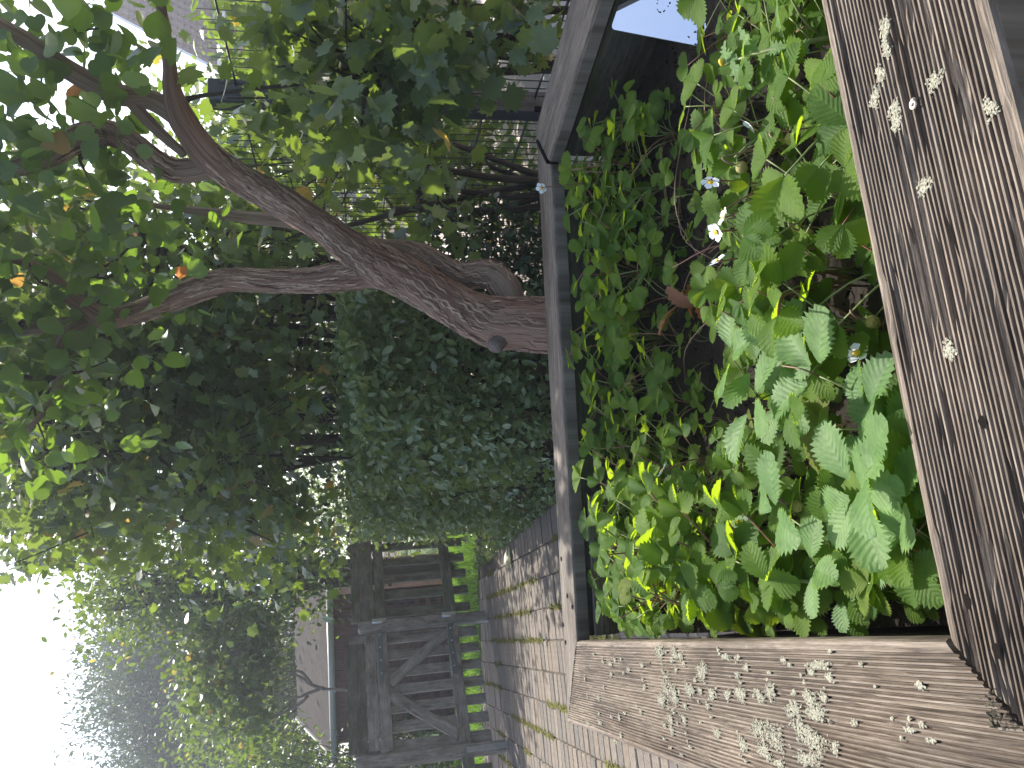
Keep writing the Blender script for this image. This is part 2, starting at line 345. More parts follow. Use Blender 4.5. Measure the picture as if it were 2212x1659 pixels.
# paving: edge of the planted strip on its right side
def edge_x(y): return -.89 + (y - 5.13) * (-.86 / 2.45)
paving = sheet('paving', [(-14, -6), (edge_x(-6) + .03, -6), (edge_x(8.4) + .03, 8.4), (-1.9, 9.0), (-14, 9.0)], -0.012, M['joint'])
sheet('lawn', [(-9, 8.62), (-1.2, 8.30), (-.3, 8.3), (-1.2, 12.1), (-1.2, 26), (-9, 26)], 0.004, M['lawn'])
sheet('pale_path', [(1.62, 1.6), (30, 1.6), (30, 12), (-1.1, 12)], -0.02, M['kerbpath'])
sheet('planting_strip', [(edge_x(2.0) + .1, 2.0), (1.50, 2.0), (.44, 6.0), (-.15, 8.3), (edge_x(8.3) + .04, 8.3)], -0.004, M['ground'])

# pavers laid in rows, 21 x 10.5 cm
PL, PD = .212, .106
def paver_mesh(i):
    bm = bmesh.new(); bmesh.ops.create_cube(bm, size=1)
    for v in bm.verts: v.co = Vector((v.co.x * (PL - .008), v.co.y * (PD - .008), v.co.z * .05))
    bmesh.ops.bevel(bm, geom=[e for e in bm.edges if all(v.co.z > 0 for v in e.verts)], offset=.006, segments=1, affect='EDGES')
    me = bpy.data.meshes.new('paver'); bm.to_mesh(me); bm.free(); return me
def paver_mat(i):
    c = [(.165, .14, .112), (.148, .124, .10), (.135, .118, .098), (.178, .148, .117), (.16, .13, .10), (.12, .106, .09)][i]
    return simple('concrete_paver_shade', c, .9, 0, .3, 45, .5, .25)
PMS = []
for i in range(6):
    me = paver_mesh(i); me.materials.append(paver_mat(i)); PMS.append(me)
prot = math.atan2(PU.y, PU.x)
cells = []
for ia in range(-46, 20):
    for ib in range(8, 92):
        c = pv(ia * PL + (.0 if (ib // 5) % 2 else PL * .5) * 0, ib * PD)
        if c.x > edge_x(c.y) - .04 or c.y > 8.55 or c.y < 1.6 or c.x < -9: continue
        d = c - Vector((0, 0, CZ)); z = d.dot(Vector(FWD))
        if z < .3: continue
        u = 829.5 + F_PX * d.dot(Vector(RTV)) / z; v = 1106 - F_PX * d.dot(Vector(UPV)) / z
        vis = -40 < u < 460 and 950 < v < 1500
        cells.append((0 if vis else 1, z, c, ia, ib, u, v))
# those hidden behind the raised bed or outside the view go to the joined remainder
cells.sort(key=lambda q: (q[0], q[1]))
rest = MB(); cnt = 0; ncell = 0
for vis, z, c, ia, ib, u, v in cells:
    rr = random.Random(ia * 911 + ib)
    loc = c + Vector((rr.uniform(-.0015, .0015), rr.uniform(-.0015, .0015), -.025 + rr.uniform(-.003, .003)))
    rot = (rr.uniform(-.012, .012), rr.uniform(-.012, .012), prot + rr.uniform(-.008, .008))
    if vis == 0 and cnt < 300:
        link('paver', PMS[rr.randrange(6)], paving, loc, rot); cnt += 1
    elif z < 11 and (vis == 0 or (-300 < u < 900)):
        a = Vector((math.cos(rot[2]), math.sin(rot[2]), rot[1])) * (PL - .008); b = Vector((-math.sin(rot[2]), math.cos(rot[2]), rot[0])) * (PD - .008)
        o = loc - a / 2 - b / 2 - Vector((0, 0, .02)); rest.obox(o, a, b, (0, 0, .045))
o = rest.build('pavers_beyond', M['paver'], paving); o['kind'] = 'stuff'
# moss in the long joints
mv, mt, mr = [], [], []
def moss_strip(ia, b0, b1, dens, w=.022):
    for _ in range(int((b1 - b0) * dens)):
        b = rng.uniform(b0, b1); c = pv((ia + .5) * PL + rng.normal(0, w * .35), b)
        if c.x > edge_x(c.y) - .01: continue
        for _k in range(3):
            an = rng.uniform(0, 6.28); s = rng.uniform(.006, .016)
            p = np.array([c.x + rng.normal(0, .006), c.y + rng.normal(0, .006), .001])
            k = len(mv); mv.extend([p + [math.cos(an) * s, math.sin(an) * s, 0], p - [math.cos(an) * s, math.sin(an) * s, 0], p + [rng.normal(0, s), rng.normal(0, s), s * .25]])
            mt.append((k, k + 1, k + 2)); mr.extend([rng.random()] * 3)
for ia in range(-26, 4):
    rr = random.Random(ia)
    b = 3.5
    while b < 8.6:
        L = rr.uniform(.25, 1.3)
        if rr.random() < .55: moss_strip(ia, b, b + L, 200 + 260 * rr.random(), .016)
        b += L
mo = link('joint_moss', mk_np('joint_moss', mv, mt, M['moss'], mr), paving); mo['kind'] = 'stuff'

# lawn blades
n = 26000
gx = rng.uniform(-7.5, -.6, n); gy = rng.uniform(8.35, 12.5, n) ** 1
h = rng.uniform(.05, .12, n); an = rng.uniform(0, 6.28, n); lx = rng.normal(0, .03, n); ly = rng.normal(0, .03, n)
w = .005
A = np.stack([gx - w * np.cos(an), gy - w * np.sin(an), np.zeros(n)], 1); B = np.stack([gx + w * np.cos(an), gy + w * np.sin(an), np.zeros(n)], 1); Cc = np.stack([gx + lx, gy + ly, h], 1)
V = np.stack([A, B, Cc], 1).reshape(-1, 3)
o = link('lawn_grass', mk_np('lawn_grass', V, np.arange(3 * n).reshape(-1, 3), M['grass'], np.repeat(rng.random(n), 3)))
tag(o, 'bright sunlit lawn grass behind the wooden gate', 'grass', kind='stuff')

# ------------------------------------------------------------------ raised bed
ZB = CZ - .45                                   # top of the rim boards
c_nl = Vector((-.210, .519, 0)); c_fl = Vector((-.562, 1.610, 0)); c_fr = Vector((.500, 1.690, 0)); c_nr = Vector((.914, .793, 0))
bed = empty('raised_bed', (0.16, 1.15, 0), 'raised timber planter bed with ribbed weathered rim boards full of strawberry plants', 'planter')
inner = [c_nl, c_nr, c_fr, c_fl]                 # counter clockwise
widths = [.168, .150, .118, .178]                # near, right, far, left
def off_lines():
    L = []
    for i in range(4):
        a, b = inner[i], inner[(i + 1) % 4]; d = (b - a).normalized(); nn = Vector((d.y, -d.x, 0))
        L.append((a + nn * widths[i], d, nn))
    return L
OL = off_lines()
def isect(p, d, q, e):
    den = d.x * e.y - d.y * e.x; t = ((q.x - p.x) * e.y - (q.y - p.y) * e.x) / den; return p + d * t
outer = [isect(OL[i - 1][0], OL[i - 1][1], OL[i][0], OL[i][1]) for i in range(4)]
def ribbed(i, name, label, mat, ribs, amp, gap0, gap1, zt, thick=.03, wob=.0006, nl=70):
    a, b = inner[i], inner[(i + 1) % 4]; oa, ob = outer[i], outer[(i + 1) % 4]
    d = (b - a).normalized(); nn = OL[i][2]; w = widths[i]; L = (b - a).length
    prof = [(0, -thick), (0, -.006), (.002, -.0015), (.006, 0)]
    if ribs:
        m0, m1 = .010, w - .010; st = (m1 - m0) / ribs
        for k in range(ribs):
            q = m0 + k * st
            prof += [(q + .08 * st, 0), (q + .30 * st, -amp), (q + .52 * st, -amp), (q + .74 * st, 0)]
    else:
        for k in range(1, 14): prof.append((w * k / 14, -.0006 * (k % 2)))
    prof += [(w - .006, 0), (w - .002, -.0015), (w, -.006), (w, -thick)]
    V, Fc, U, GR = [], [], [], []; np_ = len(prof)
    for j in range(nl + 1):
        f = j / nl
        for k, (q, zz) in enumerate(prof):
            s0 = (oa - a).dot(d) * q / w + gap0(q / w); s1 = L + (ob - b).dot(d) * q / w - gap1(q / w)
            s = s0 + (s1 - s0) * f
            dz = mnoise.noise(Vector((s * 3, q * 40, i * 7))) * .0011 + mnoise.noise(Vector((s * 28, q * 220, i))) * wob
            dq = mnoise.noise(Vector((s * 5, q * 12, i * 3 + 2))) * .0008 if 0 < k < np_ - 1 else 0
            if ribs and zz == 0 and mnoise.noise(Vector((s * 9, q * 300, 5))) > .38: dz -= amp * .6   # worn crests
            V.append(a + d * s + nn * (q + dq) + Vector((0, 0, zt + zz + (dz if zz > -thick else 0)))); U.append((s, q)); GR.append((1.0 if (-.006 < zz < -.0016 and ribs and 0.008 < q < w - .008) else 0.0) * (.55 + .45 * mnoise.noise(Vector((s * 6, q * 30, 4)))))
    for j in range(nl):
        for k in range(np_ - 1): Fc.append((j * np_ + k, j * np_ + k + 1, (j + 1) * np_ + k + 1, (j + 1) * np_ + k))
        Fc.append((j * np_ + np_ - 1, j * np_, (j + 1) * np_, (j + 1) * np_ + np_ - 1))
    Fc.append(tuple(range(np_))[::-1]); Fc.append(tuple(nl * np_ + k for k in range(np_)))
    me = mk(name, V, Fc, mat, False, U); at_ = me.attributes.new('rnd', 'FLOAT', 'POINT'); at_.data.foreach_set('value', np.array(GR, np.float32))
    o = link(name, me, bed); o['label'] = label
    return o
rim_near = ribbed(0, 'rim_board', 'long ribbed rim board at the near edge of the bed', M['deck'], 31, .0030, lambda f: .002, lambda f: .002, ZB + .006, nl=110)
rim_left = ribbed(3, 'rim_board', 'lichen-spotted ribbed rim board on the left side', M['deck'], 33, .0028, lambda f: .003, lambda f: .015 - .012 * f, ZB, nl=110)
rim_far = ribbed(2, 'rim_board', 'narrow weathered rim board at the far edge', M['far_board'], 0, 0, lambda f: .006, lambda f: .002, ZB)
rim_right = ribbed(1, 'rim_board', 'weathered rim board at the right edge beside the mirror', M['far_board'], 0, 0, lambda f: .002, lambda f: .002, ZB + .004)
# inner and outer wall planks
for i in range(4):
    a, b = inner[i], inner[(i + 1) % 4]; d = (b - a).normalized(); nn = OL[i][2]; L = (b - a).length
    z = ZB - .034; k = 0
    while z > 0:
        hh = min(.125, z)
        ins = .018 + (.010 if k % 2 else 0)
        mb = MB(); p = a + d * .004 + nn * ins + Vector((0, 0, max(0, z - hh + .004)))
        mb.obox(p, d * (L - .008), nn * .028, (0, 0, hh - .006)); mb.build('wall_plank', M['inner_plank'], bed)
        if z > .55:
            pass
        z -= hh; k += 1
# short batten fixed inside the far left corner and the foot ledge on the near side
mb = MB(); d = (c_fr - c_fl).normalized(); nn = -OL[2][2]
mb.obox(c_fl + d * .01 + nn * -.018 + nn * 0.016 + Vector((0, 0, ZB - .092)), d * .30, nn * .014, (0, 0, .05)); mb.build('corner_batten', M['far_board'], bed)
mb = MB(); d = (c_nr - c_nl).normalized(); nn = OL[0][2]
mb.obox(c_nl + d * -.1 + nn * (widths[0] + .015) + Vector((0, 0, ZB - .20)), d * 1.3, nn * .15, (0, 0, .03)); o = mb.build('ledge_board', M['far_board'], bed)
# soil
g = 34
def bedpt(u, v):
    return (c_nl * (1 - u) * (1 - v) + c_nr * u * (1 - v) + c_fr * u * v + c_fl * (1 - u) * v)
SZ = .655
V = []
for i in range(g + 1):
    for j in range(g + 1):
        p = bedpt(i / g, j / g); z = SZ + .018 * mnoise.noise(Vector((p.x * 7, p.y * 7, 0))) + .010 * mnoise.noise(Vector((p.x * 34, p.y * 34, 3)))
        V.append((p.x, p.y, z))
Fc = [(i * (g + 1) + j, (i + 1) * (g + 1) + j, (i + 1) * (g + 1) + j + 1, i * (g + 1) + j + 1) for i in range(g) for j in range(g)]
so = link('bed_soil', mk('bed_soil', V, Fc, M['soil'], True), bed)
# crumbs and bark chips on the soil
cv, ct, cr = [], [], []
for _ in range(2600):
    p = bedpt(rng.random(), rng.random()); s = rng.uniform(.002, .007); z = SZ + .004 + .018 * mnoise.noise(Vector((p.x * 7, p.y * 7, 0)))
    q = np.array([p.x, p.y, z]); k = len(cv)
    D = rng.normal(0, 1, (4, 3)); D /= np.linalg.norm(D, axis=1)[:, None]
    cv.extend(list(q + D * s)); ct += [(k, k + 1, k + 2), (k, k + 2, k + 3), (k, k + 3, k + 1), (k + 1, k + 3, k + 2)]; cr += [rng.random()] * 4
o = link('soil_crumbs', mk_np('soil_crumbs', cv, ct, M['soil'], cr), so); o['kind'] = 'stuff'

# lichen patches (centre and half size read off the photograph, laid on the board as real crusts)
def blob(cx_, cy_, rx, ry, z, board, e, nrm, seed, hh=.0004):
    rr = random.Random(seed); V = []; Fc = []
    C = Vector((cx_, cy_, z)); ph = [rr.uniform(0, 6.28) for _ in range(5)]
    area = rx * ry * 1e6; ng = int(max(10, min(300, area * 1.9)))
    for _ in range(ng):
        an = rr.uniform(0, 6.283); f = math.sqrt(rr.random()) * rr.uniform(.75, 1.08)
        q = 1 + .22 * math.sin(2 * an + ph[0]) + .2 * math.sin(3 * an + ph[1]) + .16 * math.sin(5 * an + ph[2]) + .14 * math.sin(9 * an + ph[3])
        c = C + e * (math.cos(an) * rx * q * f) + nrm * (math.sin(an) * ry * q * f) + Vector((0, 0, hh * rr.uniform(.2, 1.6)))
        r_ = rr.uniform(.0007, .0019) * (1.15 - .5 * f); b = len(V); n_ = 5
        tl = Vector((rr.gauss(0, .25), rr.gauss(0, .25), 0))
        V.append(c + Vector((0, 0, .0002)))
        for k in range(n_):
            a2 = k * 6.283 / n_ + rr.uniform(-.4, .4); d_ = Vector((math.cos(a2), math.sin(a2), 0)) * r_ * rr.uniform(.6, 1.5); V.append(c + d_ + Vector((0, 0, d_.dot(tl) - .0004)))
        Fc += [(b, b + 1 + k, b + 1 + (k + 1) % n_) for k in range(n_)]
    link('lichen_patch', mk('lichen_patch', V, Fc, M['lichen'], False), board)
def zr3(x, y): return (2200 + x * .4973) / 1.8228, (2500 + y * .4973) / 1.8228
LIST = [(800,140,35,55),(915,140,25,45),(965,170,18,35),(1135,290,48,75),(860,430,70,105),(815,515,35,40),(920,490,28,60),(1037,440,30,60),(1215,470,30,50),(1440,470,38,70),(1340,465,28,30),(1680,450,45,55),(1595,490,35,50),(1415,175,22,20),(1325,175,30,25),(1485,260,22,28),(1415,315,22,25),(2060,240,90,36),(1780,200,25,22),(1995,290,40,25),(2145,340,35,40),(1990,500,45,75),(2100,490,35,40),(1860,590,60,65),(1600,760,80,100),(1720,830,80,90),(1930,760,90,90),(2040,880,80,120),(2040,620,80,60),(1455,860,36,60),(1630,930,55,50),(1960,980,80,60),(885,670,18,40),(990,670,20,35),(1005,565,20,25),(895,755,16,35),(835,710,18,18),(1745,1020,40,30),(660,245,12,22),(680,415,12,22),(480,655,10,20),(350,205,10,22),(1120,440,14,26),(930,275,12,24),(990,232,12,20),(1180,560,16,26),(1255,780,26,36),(1670,300,14,16),(1915,320,12,16),(1865,460,16,30),(1440,375,12,16),(1830,240,22,16),(2190,900,30,50),(320,625,8,16),(420,650,8,16)]
LIST += [(random.uniform(150, 2200), random.uniform(90, 1000), random.uniform(6, 15), random.uniform(8, 20)) for _ in range(60)]
le = (c_fl - c_nl).normalized(); ln = OL[3][2]
def px2m(x, y, z):
    d = ray(x, y); t = (z - CZ) / d[2]; return t   # metres per px at that point
for k, (a, b, ra, rb) in enumerate(LIST):
    x, y = zr3(a, b); p = atz(x, y, ZB)
    ex = (atz(x + ra * .2728, y, ZB) - p).length; ey = (atz(x, y + rb * .2728, ZB) - p).length
    blob(p.x, p.y, ex * 1.05, ey * 1.05, ZB + .0005, rim_left, le, ln, 100 + k)
def zr1(x, y): return (3300 + x * .4365) / 1.8228, (2300 + y * .4365) / 1.8228
for k, (a, b, ra, rb) in enumerate([(740,910,55,40),(640,1310,50,45),(840,1410,75,28),(150,1250,45,38),(210,720,22,30),(760,1265,35,40),(570,1390,18,18),(490,1215,12,14),(330,920,8,10),(640,1215,20,14)]):
    x, y = zr1(a, b); p = atz(x, y, ZB)
    ex = (atz(x + ra * .2395, y, ZB) - p).length; ey = (atz(x, y + rb * .2395, ZB) - p).length
    blob(p.x, p.y, ex * .85, ey * .85, ZB + .0005, rim_left, le, ln, 300 + k)
ne = (c_nr - c_nl).normalized(); nnn = OL[0][2]
def zr4(x, y): return (2000 + x * .9644) / 1.8228, (y * .9644) / 1.8228
for k, (a, b, ra, rb) in enumerate([(1545,195,18,34),(1522,300,24,44),(1580,450,14,26),(1588,490,12,20),(1540,110,8,12),(1500,400,7,10),(1968,445,10,16),(1805,1430,18,40),(1700,760,9,14),(1745,330,6,9)]):
    x, y = zr4(a, b); p = atz(x, y, ZB + .006)
    ex = (atz(x + ra * .529, y, ZB) - p).length; ey = (atz(x, y + rb * .529, ZB) - p).length
    blob(p.x, p.y, ey * .9, ex * .9, ZB + .0065, rim_near, ne, nnn, 400 + k)
# screws
def zr3b(x, y): return (2200 + x * .9187) / 1.8228, (1500 + y * .9187) / 1.8228
def z2(x, y): return (1100 + x / 1.62) / 1.8228, (2000 + y / 1.62) / 1.8228
def dent(x, y, z, board, rx, ry, e, nn):
    p = atz(x, y, z); V = [p + Vector((0, 0, .0012))]
    for j in range(10):
        an = j * .6283; V.append(p + e * math.cos(an) * rx * random.uniform(.8, 1.2) + nn * math.sin(an) * ry * random.uniform(.8, 1.2) + Vector((0, 0, .0012)))
    link('screw_hole', mk('screw_hole', V, [(0, 1 + j, 1 + (j + 1) % 10) for j in range(10)], M['screw']), board)
for a, b in [(1820,175),(1757,945),(1880,1155)]:
    dent(*zr3b(a, b), ZB + .006, rim_near, .0055, .0035, ne, nnn)
for a, b in [(1800,325),(1870,632),(1812,745),(1826,857),(1838,560)]:
    dent(*z2(a, b), ZB, rim_far, .006, .005, Vector((1, 0, 0)), Vector((0, 1, 0)))
for a, b in [(395,1210),(530,1455),(1065,1245),(95,1290),(60,1380)]:
    dent(*zr3b(a, b), ZB, rim_left, .003, .002, ne, nnn)
# dark bracket in the open joint of the far right corner
d = (outer[2] - c_fr).normalized(); w = Vector((-d.y, d.x, 0))
mb = MB(); mb.obox(c_fr + d * .0 - w * .004 + Vector((0, 0, ZB - .02)), d * .12, w * .008, (0, 0, .028)); mb.build('joint_shim', M['screw'], bed)
# small heap of dark moss scraps lying in the near left mitre
hp = atz(2165, 1528, ZB); V, Fc = [], []
for k in range(46):
    rr = random.Random(k); c = hp + Vector((rr.gauss(0, .007), rr.gauss(0, .004), .004 + abs(rr.gauss(0, .004)))); s = rr.uniform(.0015, .004); b = len(V)
    for q in range(4): V.append(c + Vector((rr.gauss(0, 1), rr.gauss(0, 1), rr.gauss(0, .8))).normalized() * s)
    Fc += [(b, b + 1, b + 2), (b, b + 2, b + 3), (b, b + 3, b + 1), (b + 1, b + 3, b + 2)]
o = link('moss_scraps', mk('moss_scraps', V, Fc, simple('black_moss_scraps', (.04, .035, .018), .9, 0, .8, 300), False)); tag(o, 'small heap of black and yellow moss scraps in the near mitre joint', 'debris', kind='stuff')
# tiny snail shell on the near board
sp = atz(*zr4(1662, 425), ZB + .009); pts = []; rad = []
for k in range(26):
    t = k / 25; an = t * 8.5; q = .0042 * (1 - t * .85); pts.append(sp + Vector((math.cos(an) * q, math.sin(an) * q, .0003 + .002 * t))); rad.append(.0018 * (1 - .7 * t))
sh = tube('snail_shell', pts, rad, simple('pale_shell', (.55, .45, .36), .35), None, seg=6, sub=1); tag(sh, 'tiny pale coiled snail shell on the near rim board', 'snail shell')

# ------------------------------------------------------------------ gate, posts and picket fence
def gp(s, h, d): return P0 + GD * s + GN * d + Vector((0, 0, h))
def gbox(name, s0, s1, h0, h1, d0, d1, mat, parent, along='s', bevel=.004):
    mb = MB(); o = gp(s0, h0, d0)
    if along == 's': mb.obox(o, GD * (s1 - s0), (0, 0, h1 - h0), GN * (d1 - d0))
    else: mb.obox(o, (0, 0, h1 - h0), GD * (s1 - s0), GN * (d1 - d0))
    return mb.build(name, mat, parent, bevel=bevel)
def gprism(name, prof, d0, d1, mat, parent, bevel=.003):
    """profile in (s, h), extruded along the gate normal"""
    V = [gp(s, h, d0) for s, h in prof] + [gp(s, h, d1) for s, h in prof]; n_ = len(prof)
    U = [(h, s) for s, h in prof] + [(h, s + .1) for s, h in prof]
    Fc = [tuple(range(n_)), tuple(range(2 * n_ - 1, n_ - 1, -1))] + [(i, (i + 1) % n_, n_ + (i + 1) % n_, n_ + i) for i in range(n_)]
    mb = MB(); mb.add(V, Fc, U); return mb.build(name, mat, parent, bevel=bevel)
def rtop(s0, s1, h0, h1, r=.03):
    P = [(s0, h0), (s1, h0)]
    for k in range(6): a = k / 5 * math.pi / 2; P.append((s1 - r + r * math.cos(a), h1 - r + r * math.sin(a)))
    for k in range(6): a = math.pi / 2 + k / 5 * math.pi / 2; P.append((s0 + r + r * math.cos(a), h1 - r + r * math.sin(a)))
    return P
def strap(name, s, h0, h1, d, parent):
    gbox(name, s - .022, s + .022, h0, h1, d, d + .006, M['galv'], parent, 'h', .002)
def post(s, top, label, base_side):
    e = empty('gate_post', gp(s, 0, 0), label, 'post', 'posts of the wooden gate and fence')
    gprism('shaft', rtop(s - .047, s + .047, .02, top, .035), -.047, .047, M['gate'], e, .004)
    if base_side == 'left':
        mb = MB(); mb.obox(gp(s - .054, 0, -.025), GN * .05, (0, 0, .36), GD * .006); mb.build('metal_foot', M['galv'], e, bevel=.002)
    else:
        gbox('metal_foot', s - .03, s + .022, 0, .38, .0475, .054, M['galv'], e, 'h', .002)
    for hh in (.10, .28):
        mb = MB(); q = gp(s - .056, hh, 0) if base_side == 'left' else gp(s, hh, .055)
        V, Fc, U = tube_data([q, q + (GD * -.006 if base_side == 'left' else GN * .006)], [.009, .008], 8, 1); mb.add(V, Fc, U); mb.build('bolt', M['galv'], e)
    return e
post(0.0, 1.37, 'stout left gate post with rounded top and metal foot', 'front')
post(GW, 1.31, 'gate post carrying the hinges between gate and picket fence', 'left')

gate = empty('garden_gate', gp(GW * .5, 0, 0), 'wooden garden gate with diagonal braces and ribbed top board', 'gate')
g0, g1 = .075, GW - .075
# pickets stand behind the rails
for k in range(7):
    c = g0 + .05 + k * (g1 - g0 - .10) / 6
    top = 1.34 if 0 < k < 6 else 1.40
    if k in (0, 6): gprism('picket', rtop(c - .052, c + .052, .13, top, .05), -.047, -.017, M['gate'], gate)
    else: gprism('picket', [(c - .047, .13), (c + .047, .13), (c + .047, 1.24), (c - .047, 1.24)], -.047, -.017, M['gate'], gate)
gbox('rail', g0, g1, 1.03, 1.14, -.016, .03, M['gate'], gate)
gbox('rail', g0 + .02, g1 - .01, 1.145, 1.245, -.016, .026, M['gate'], gate)
gbox('rail', g0, g1, .325, .435, -.016, .03, M['gate'], gate)
# ribbed top board
mb = MB(); nr = 15; h0, h1 = 1.25, 1.42; st = (h1 - h0) / nr; prof = []
for k in range(nr): prof += [(h0 + st * k, .024), (h0 + st * (k + .5), .024), (h0 + st * (k + .55), .020), (h0 + st * (k + .95), .020)]
prof.append((h1, .024)); pr = [(h0, -.012)] + prof + [(h1, -.012)]
V = [gp(s, h, d) for s in (g0 + .01, g1 - .10) for h, d in pr]; m_ = len(pr)
U = [(s, h) for s in (0, 1.0) for h, d in pr]
mb.add(V, [(i, i + 1, m_ + i + 1, m_ + i) for i in range(m_ - 1)] + [(m_ - 1, 0, m_, 2 * m_ - 1), tuple(range(m_))[::-1], tuple(range(m_, 2 * m_))], U)
mb.build('ribbed_top_board', M['gate_green'], gate)
def brace(s0, h0, s1, h1, w=.095):
    a = gp(s0, h0, .0); b = gp(s1, h1, .0); d = (b - a); L = d.length; d.normalize(); nn = d.cross(GN).normalized()
    mb = MB(); mb.obox(a - nn * w / 2 - GN * .014, d * L, nn * w, GN * .034); return mb.build('brace', M['gate'], gate, bevel=.003)
mid = (g0 + g1) / 2
brace(mid + .05, 1.035, g1 - .05, .43); brace(mid - .05, 1.035, g0 + .07, .43)
# strap hinges
for hh in (1.10, .40):
    o = gbox('hinge_strap', g1 - .50, g1 + .075, hh - .024, hh + .024, .031, .037, M['black_iron'], gate, 's', .002)
    gbox('hinge_plate', g1 + .075 + .024, g1 + .075 + .062, hh - .07, hh + .07, .048, .056, M['galv'], gate, 'h', .002)
    V, Fc, U = tube_data([gp(g1 + .09, hh - .07, .058), gp(g1 + .09, hh + .07, .058)], [.010, .010], 10, 1)
    link('hinge_pin', mk('hinge_pin', V, Fc, M['galv'], True, U), gate)
    for k in range(4):
        q = gp(g1 - .42 + k * .13, hh, .037); V, Fc, U = tube_data([q, q + GN * .005], [.009, .006], 8, 1)
        link('bolt', mk('bolt', V, Fc, M['galv'], True, U), gate)

def fence(s0, s1, label, npk, first):
    e = empty('picket_fence', gp((s0 + s1) / 2, 0, 0), label, 'fence')
    for k in range(npk):
        c = s0 + (k + .5) * (s1 - s0) / npk
        gprism('picket', rtop(c - .045, c + .045, .16, 1.40, .044), -.05, -.02, M['gate_green'], e, .002)
    gbox('rail', s0, s1, 1.03, 1.13, -.018, .028, M['gate_green'], e)
    gbox('rail', s0, s1, .32, .43, -.018, .028, M['gate_green'], e)
    gbox('top_board', s0, s1, 1.145, 1.37, -.016, .026, M['gate_green'], e)
    return e
fence(GW + .055, GW + 2.2, 'picket fence with wide top board between hinge post and leafy hedge', 11, 0)
fence(-2.2, -.06, 'short end of picket fence left of the stout gate post', 11, 0)

# ------------------------------------------------------------------ shed behind the gate
SY = 11.0
sl_ = at(713, 1617, SY); sr_ = at(713, 1287, SY)
sx0, sx1, eave = sl_.x + .06, sr_.x, 1.72
shed = empty('garden_shed', ((sx0 + sx1) / 2, SY + .8, 0), 'brown brick and timber shed with grey felt roof behind the gate', 'shed')
# brick courses below, timber above
mb = MB(); mb.obox((sx0, SY + .012, 0), (sx1 - sx0, 0, 0), (0, .1, 0), (0, 0, 1.32)); wall = mb.build('brick_wall', M['mortar'], shed)
bl, bh = .22, .076
bm = bmesh.new(); bmesh.ops.create_cube(bm, size=1)
for v in bm.verts: v.co = Vector((v.co.x * (bl - .012), v.co.y * .05, v.co.z * (bh - .012)))
bmesh.ops.bevel(bm, geom=list(bm.edges), offset=.003, segments=1, affect='EDGES')
bme = []
for k, c in enumerate([(.14, .075, .06), (.115, .06, .05), (.16, .09, .07), (.10, .058, .052)]):
    me = bpy.data.meshes.new('brick'); bm.to_mesh(me); me.materials.append(simple('brick_shade', c, .9, 0, .3, 30, .4, .2)); bme.append(me)
bm.free()
nrow = int(1.30 / bh)
for r in range(nrow):
    x = sx0 + (bl / 2 if r % 2 == 0 else bl); rr = random.Random(r)
    while x < sx1 - bl * .4:
        link('brick', rr.choice(bme), wall, (x, SY + rr.uniform(-.003, .003) - .008, r * bh + bh / 2)); x += bl
for k in range(int((sx1 - sx0) / .145)):
    mb = MB(); x = sx0 + k * .145
    if sx0 + .62 < x < sx0 + 1.16: mb.obox((x, SY - .02, 1.50), (0, 0, .22), (.141, 0, 0), (0, .03, 0))
    else: mb.obox((x, SY - .02, 1.26), (0, 0, .46), (.141, 0, 0), (0, .03, 0))
    mb.build('cladding_board', M['brown_board'], shed)
mb = MB(); mb.obox((sx0 + .60, SY + .0, 1.22), (.70, 0, 0), (0, .02, 0), (0, 0, .30)); wd = mb.build('window', M['dark_open'], shed)
for (a, b, c_, d_) in [(.56, 1.34, 1.19, 1.225), (.56, 1.34, 1.50, 1.535), (.56, .60, 1.225, 1.50), (1.30, 1.34, 1.225, 1.50)]:
    mb = MB(); mb.obox((sx0 + a, SY - .035, c_), (b - a, 0, 0), (0, .05, 0), (0, 0, d_ - c_)); mb.build('window_frame', M['brown_board'], wd)
for sx in (sx0 - .0, sx1 - .05):
    mb = MB(); mb.obox((sx, SY, 0), (0, 2.2, 0), (.05, 0, 0), (0, 0, 1.72)); mb.build('side_wall', M['brown_board'], shed)
for sx in (sx0 + .03, sx1 - .09):
    mb = MB(); mb.obox((sx, SY - .045, 0), (0, 0, 1.70), (.07, 0, 0), (0, .03, 0)); mb.build('corner_trim', M['brown_board'], shed)
# roof slopes: felt sheets overlapping
ridge_y, ridge_z = SY + 1.25, 2.27
for k in range(3):
    xa = sx0 - .10 + k * (sx1 - sx0 + .2) / 3; xb = sx0 - .10 + (k + 1) * (sx1 - sx0 + .2) / 3 + .02
    mb = MB(); nx, ny = 8, 6; V = []; U = []
    for i in range(nx + 1):
        for j in range(ny + 1):
            x = xa + (xb - xa) * i / nx; f = j / ny
            V.append((x, SY - .12 + (ridge_y - SY + .12) * f, eave + .02 + (ridge_z - eave) * f + .006 * k + .012 * mnoise.noise(Vector((x * 4, f * 4, 1))))); U.append((x, f))
    mb.add(V, [(i * (ny + 1) + j, (i + 1) * (ny + 1) + j, (i + 1) * (ny + 1) + j + 1, i * (ny + 1) + j + 1) for i in range(nx) for j in range(ny)], U)
    mb.build('roof_felt_sheet', M['felt'], shed)
mb = MB(); mb.add([(sx0 - .1, ridge_y, ridge_z), (sx1 + .1, ridge_y, ridge_z), (sx1 + .1, SY + 2.4, eave), (sx0 - .1, SY + 2.4, eave)], [(0, 1, 2, 3)]); mb.build('roof_back_slope', M['felt'], shed)
mb = MB(); mb.obox((sx0 - .12, SY - .13, eave - .03), (.03, 0, 0), (0, ridge_y - SY + .13, ridge_z - eave + .02), (0, 0, .07)); mb.build('verge_board', simple('pale_verge', (.5, .47, .42), .8), shed)
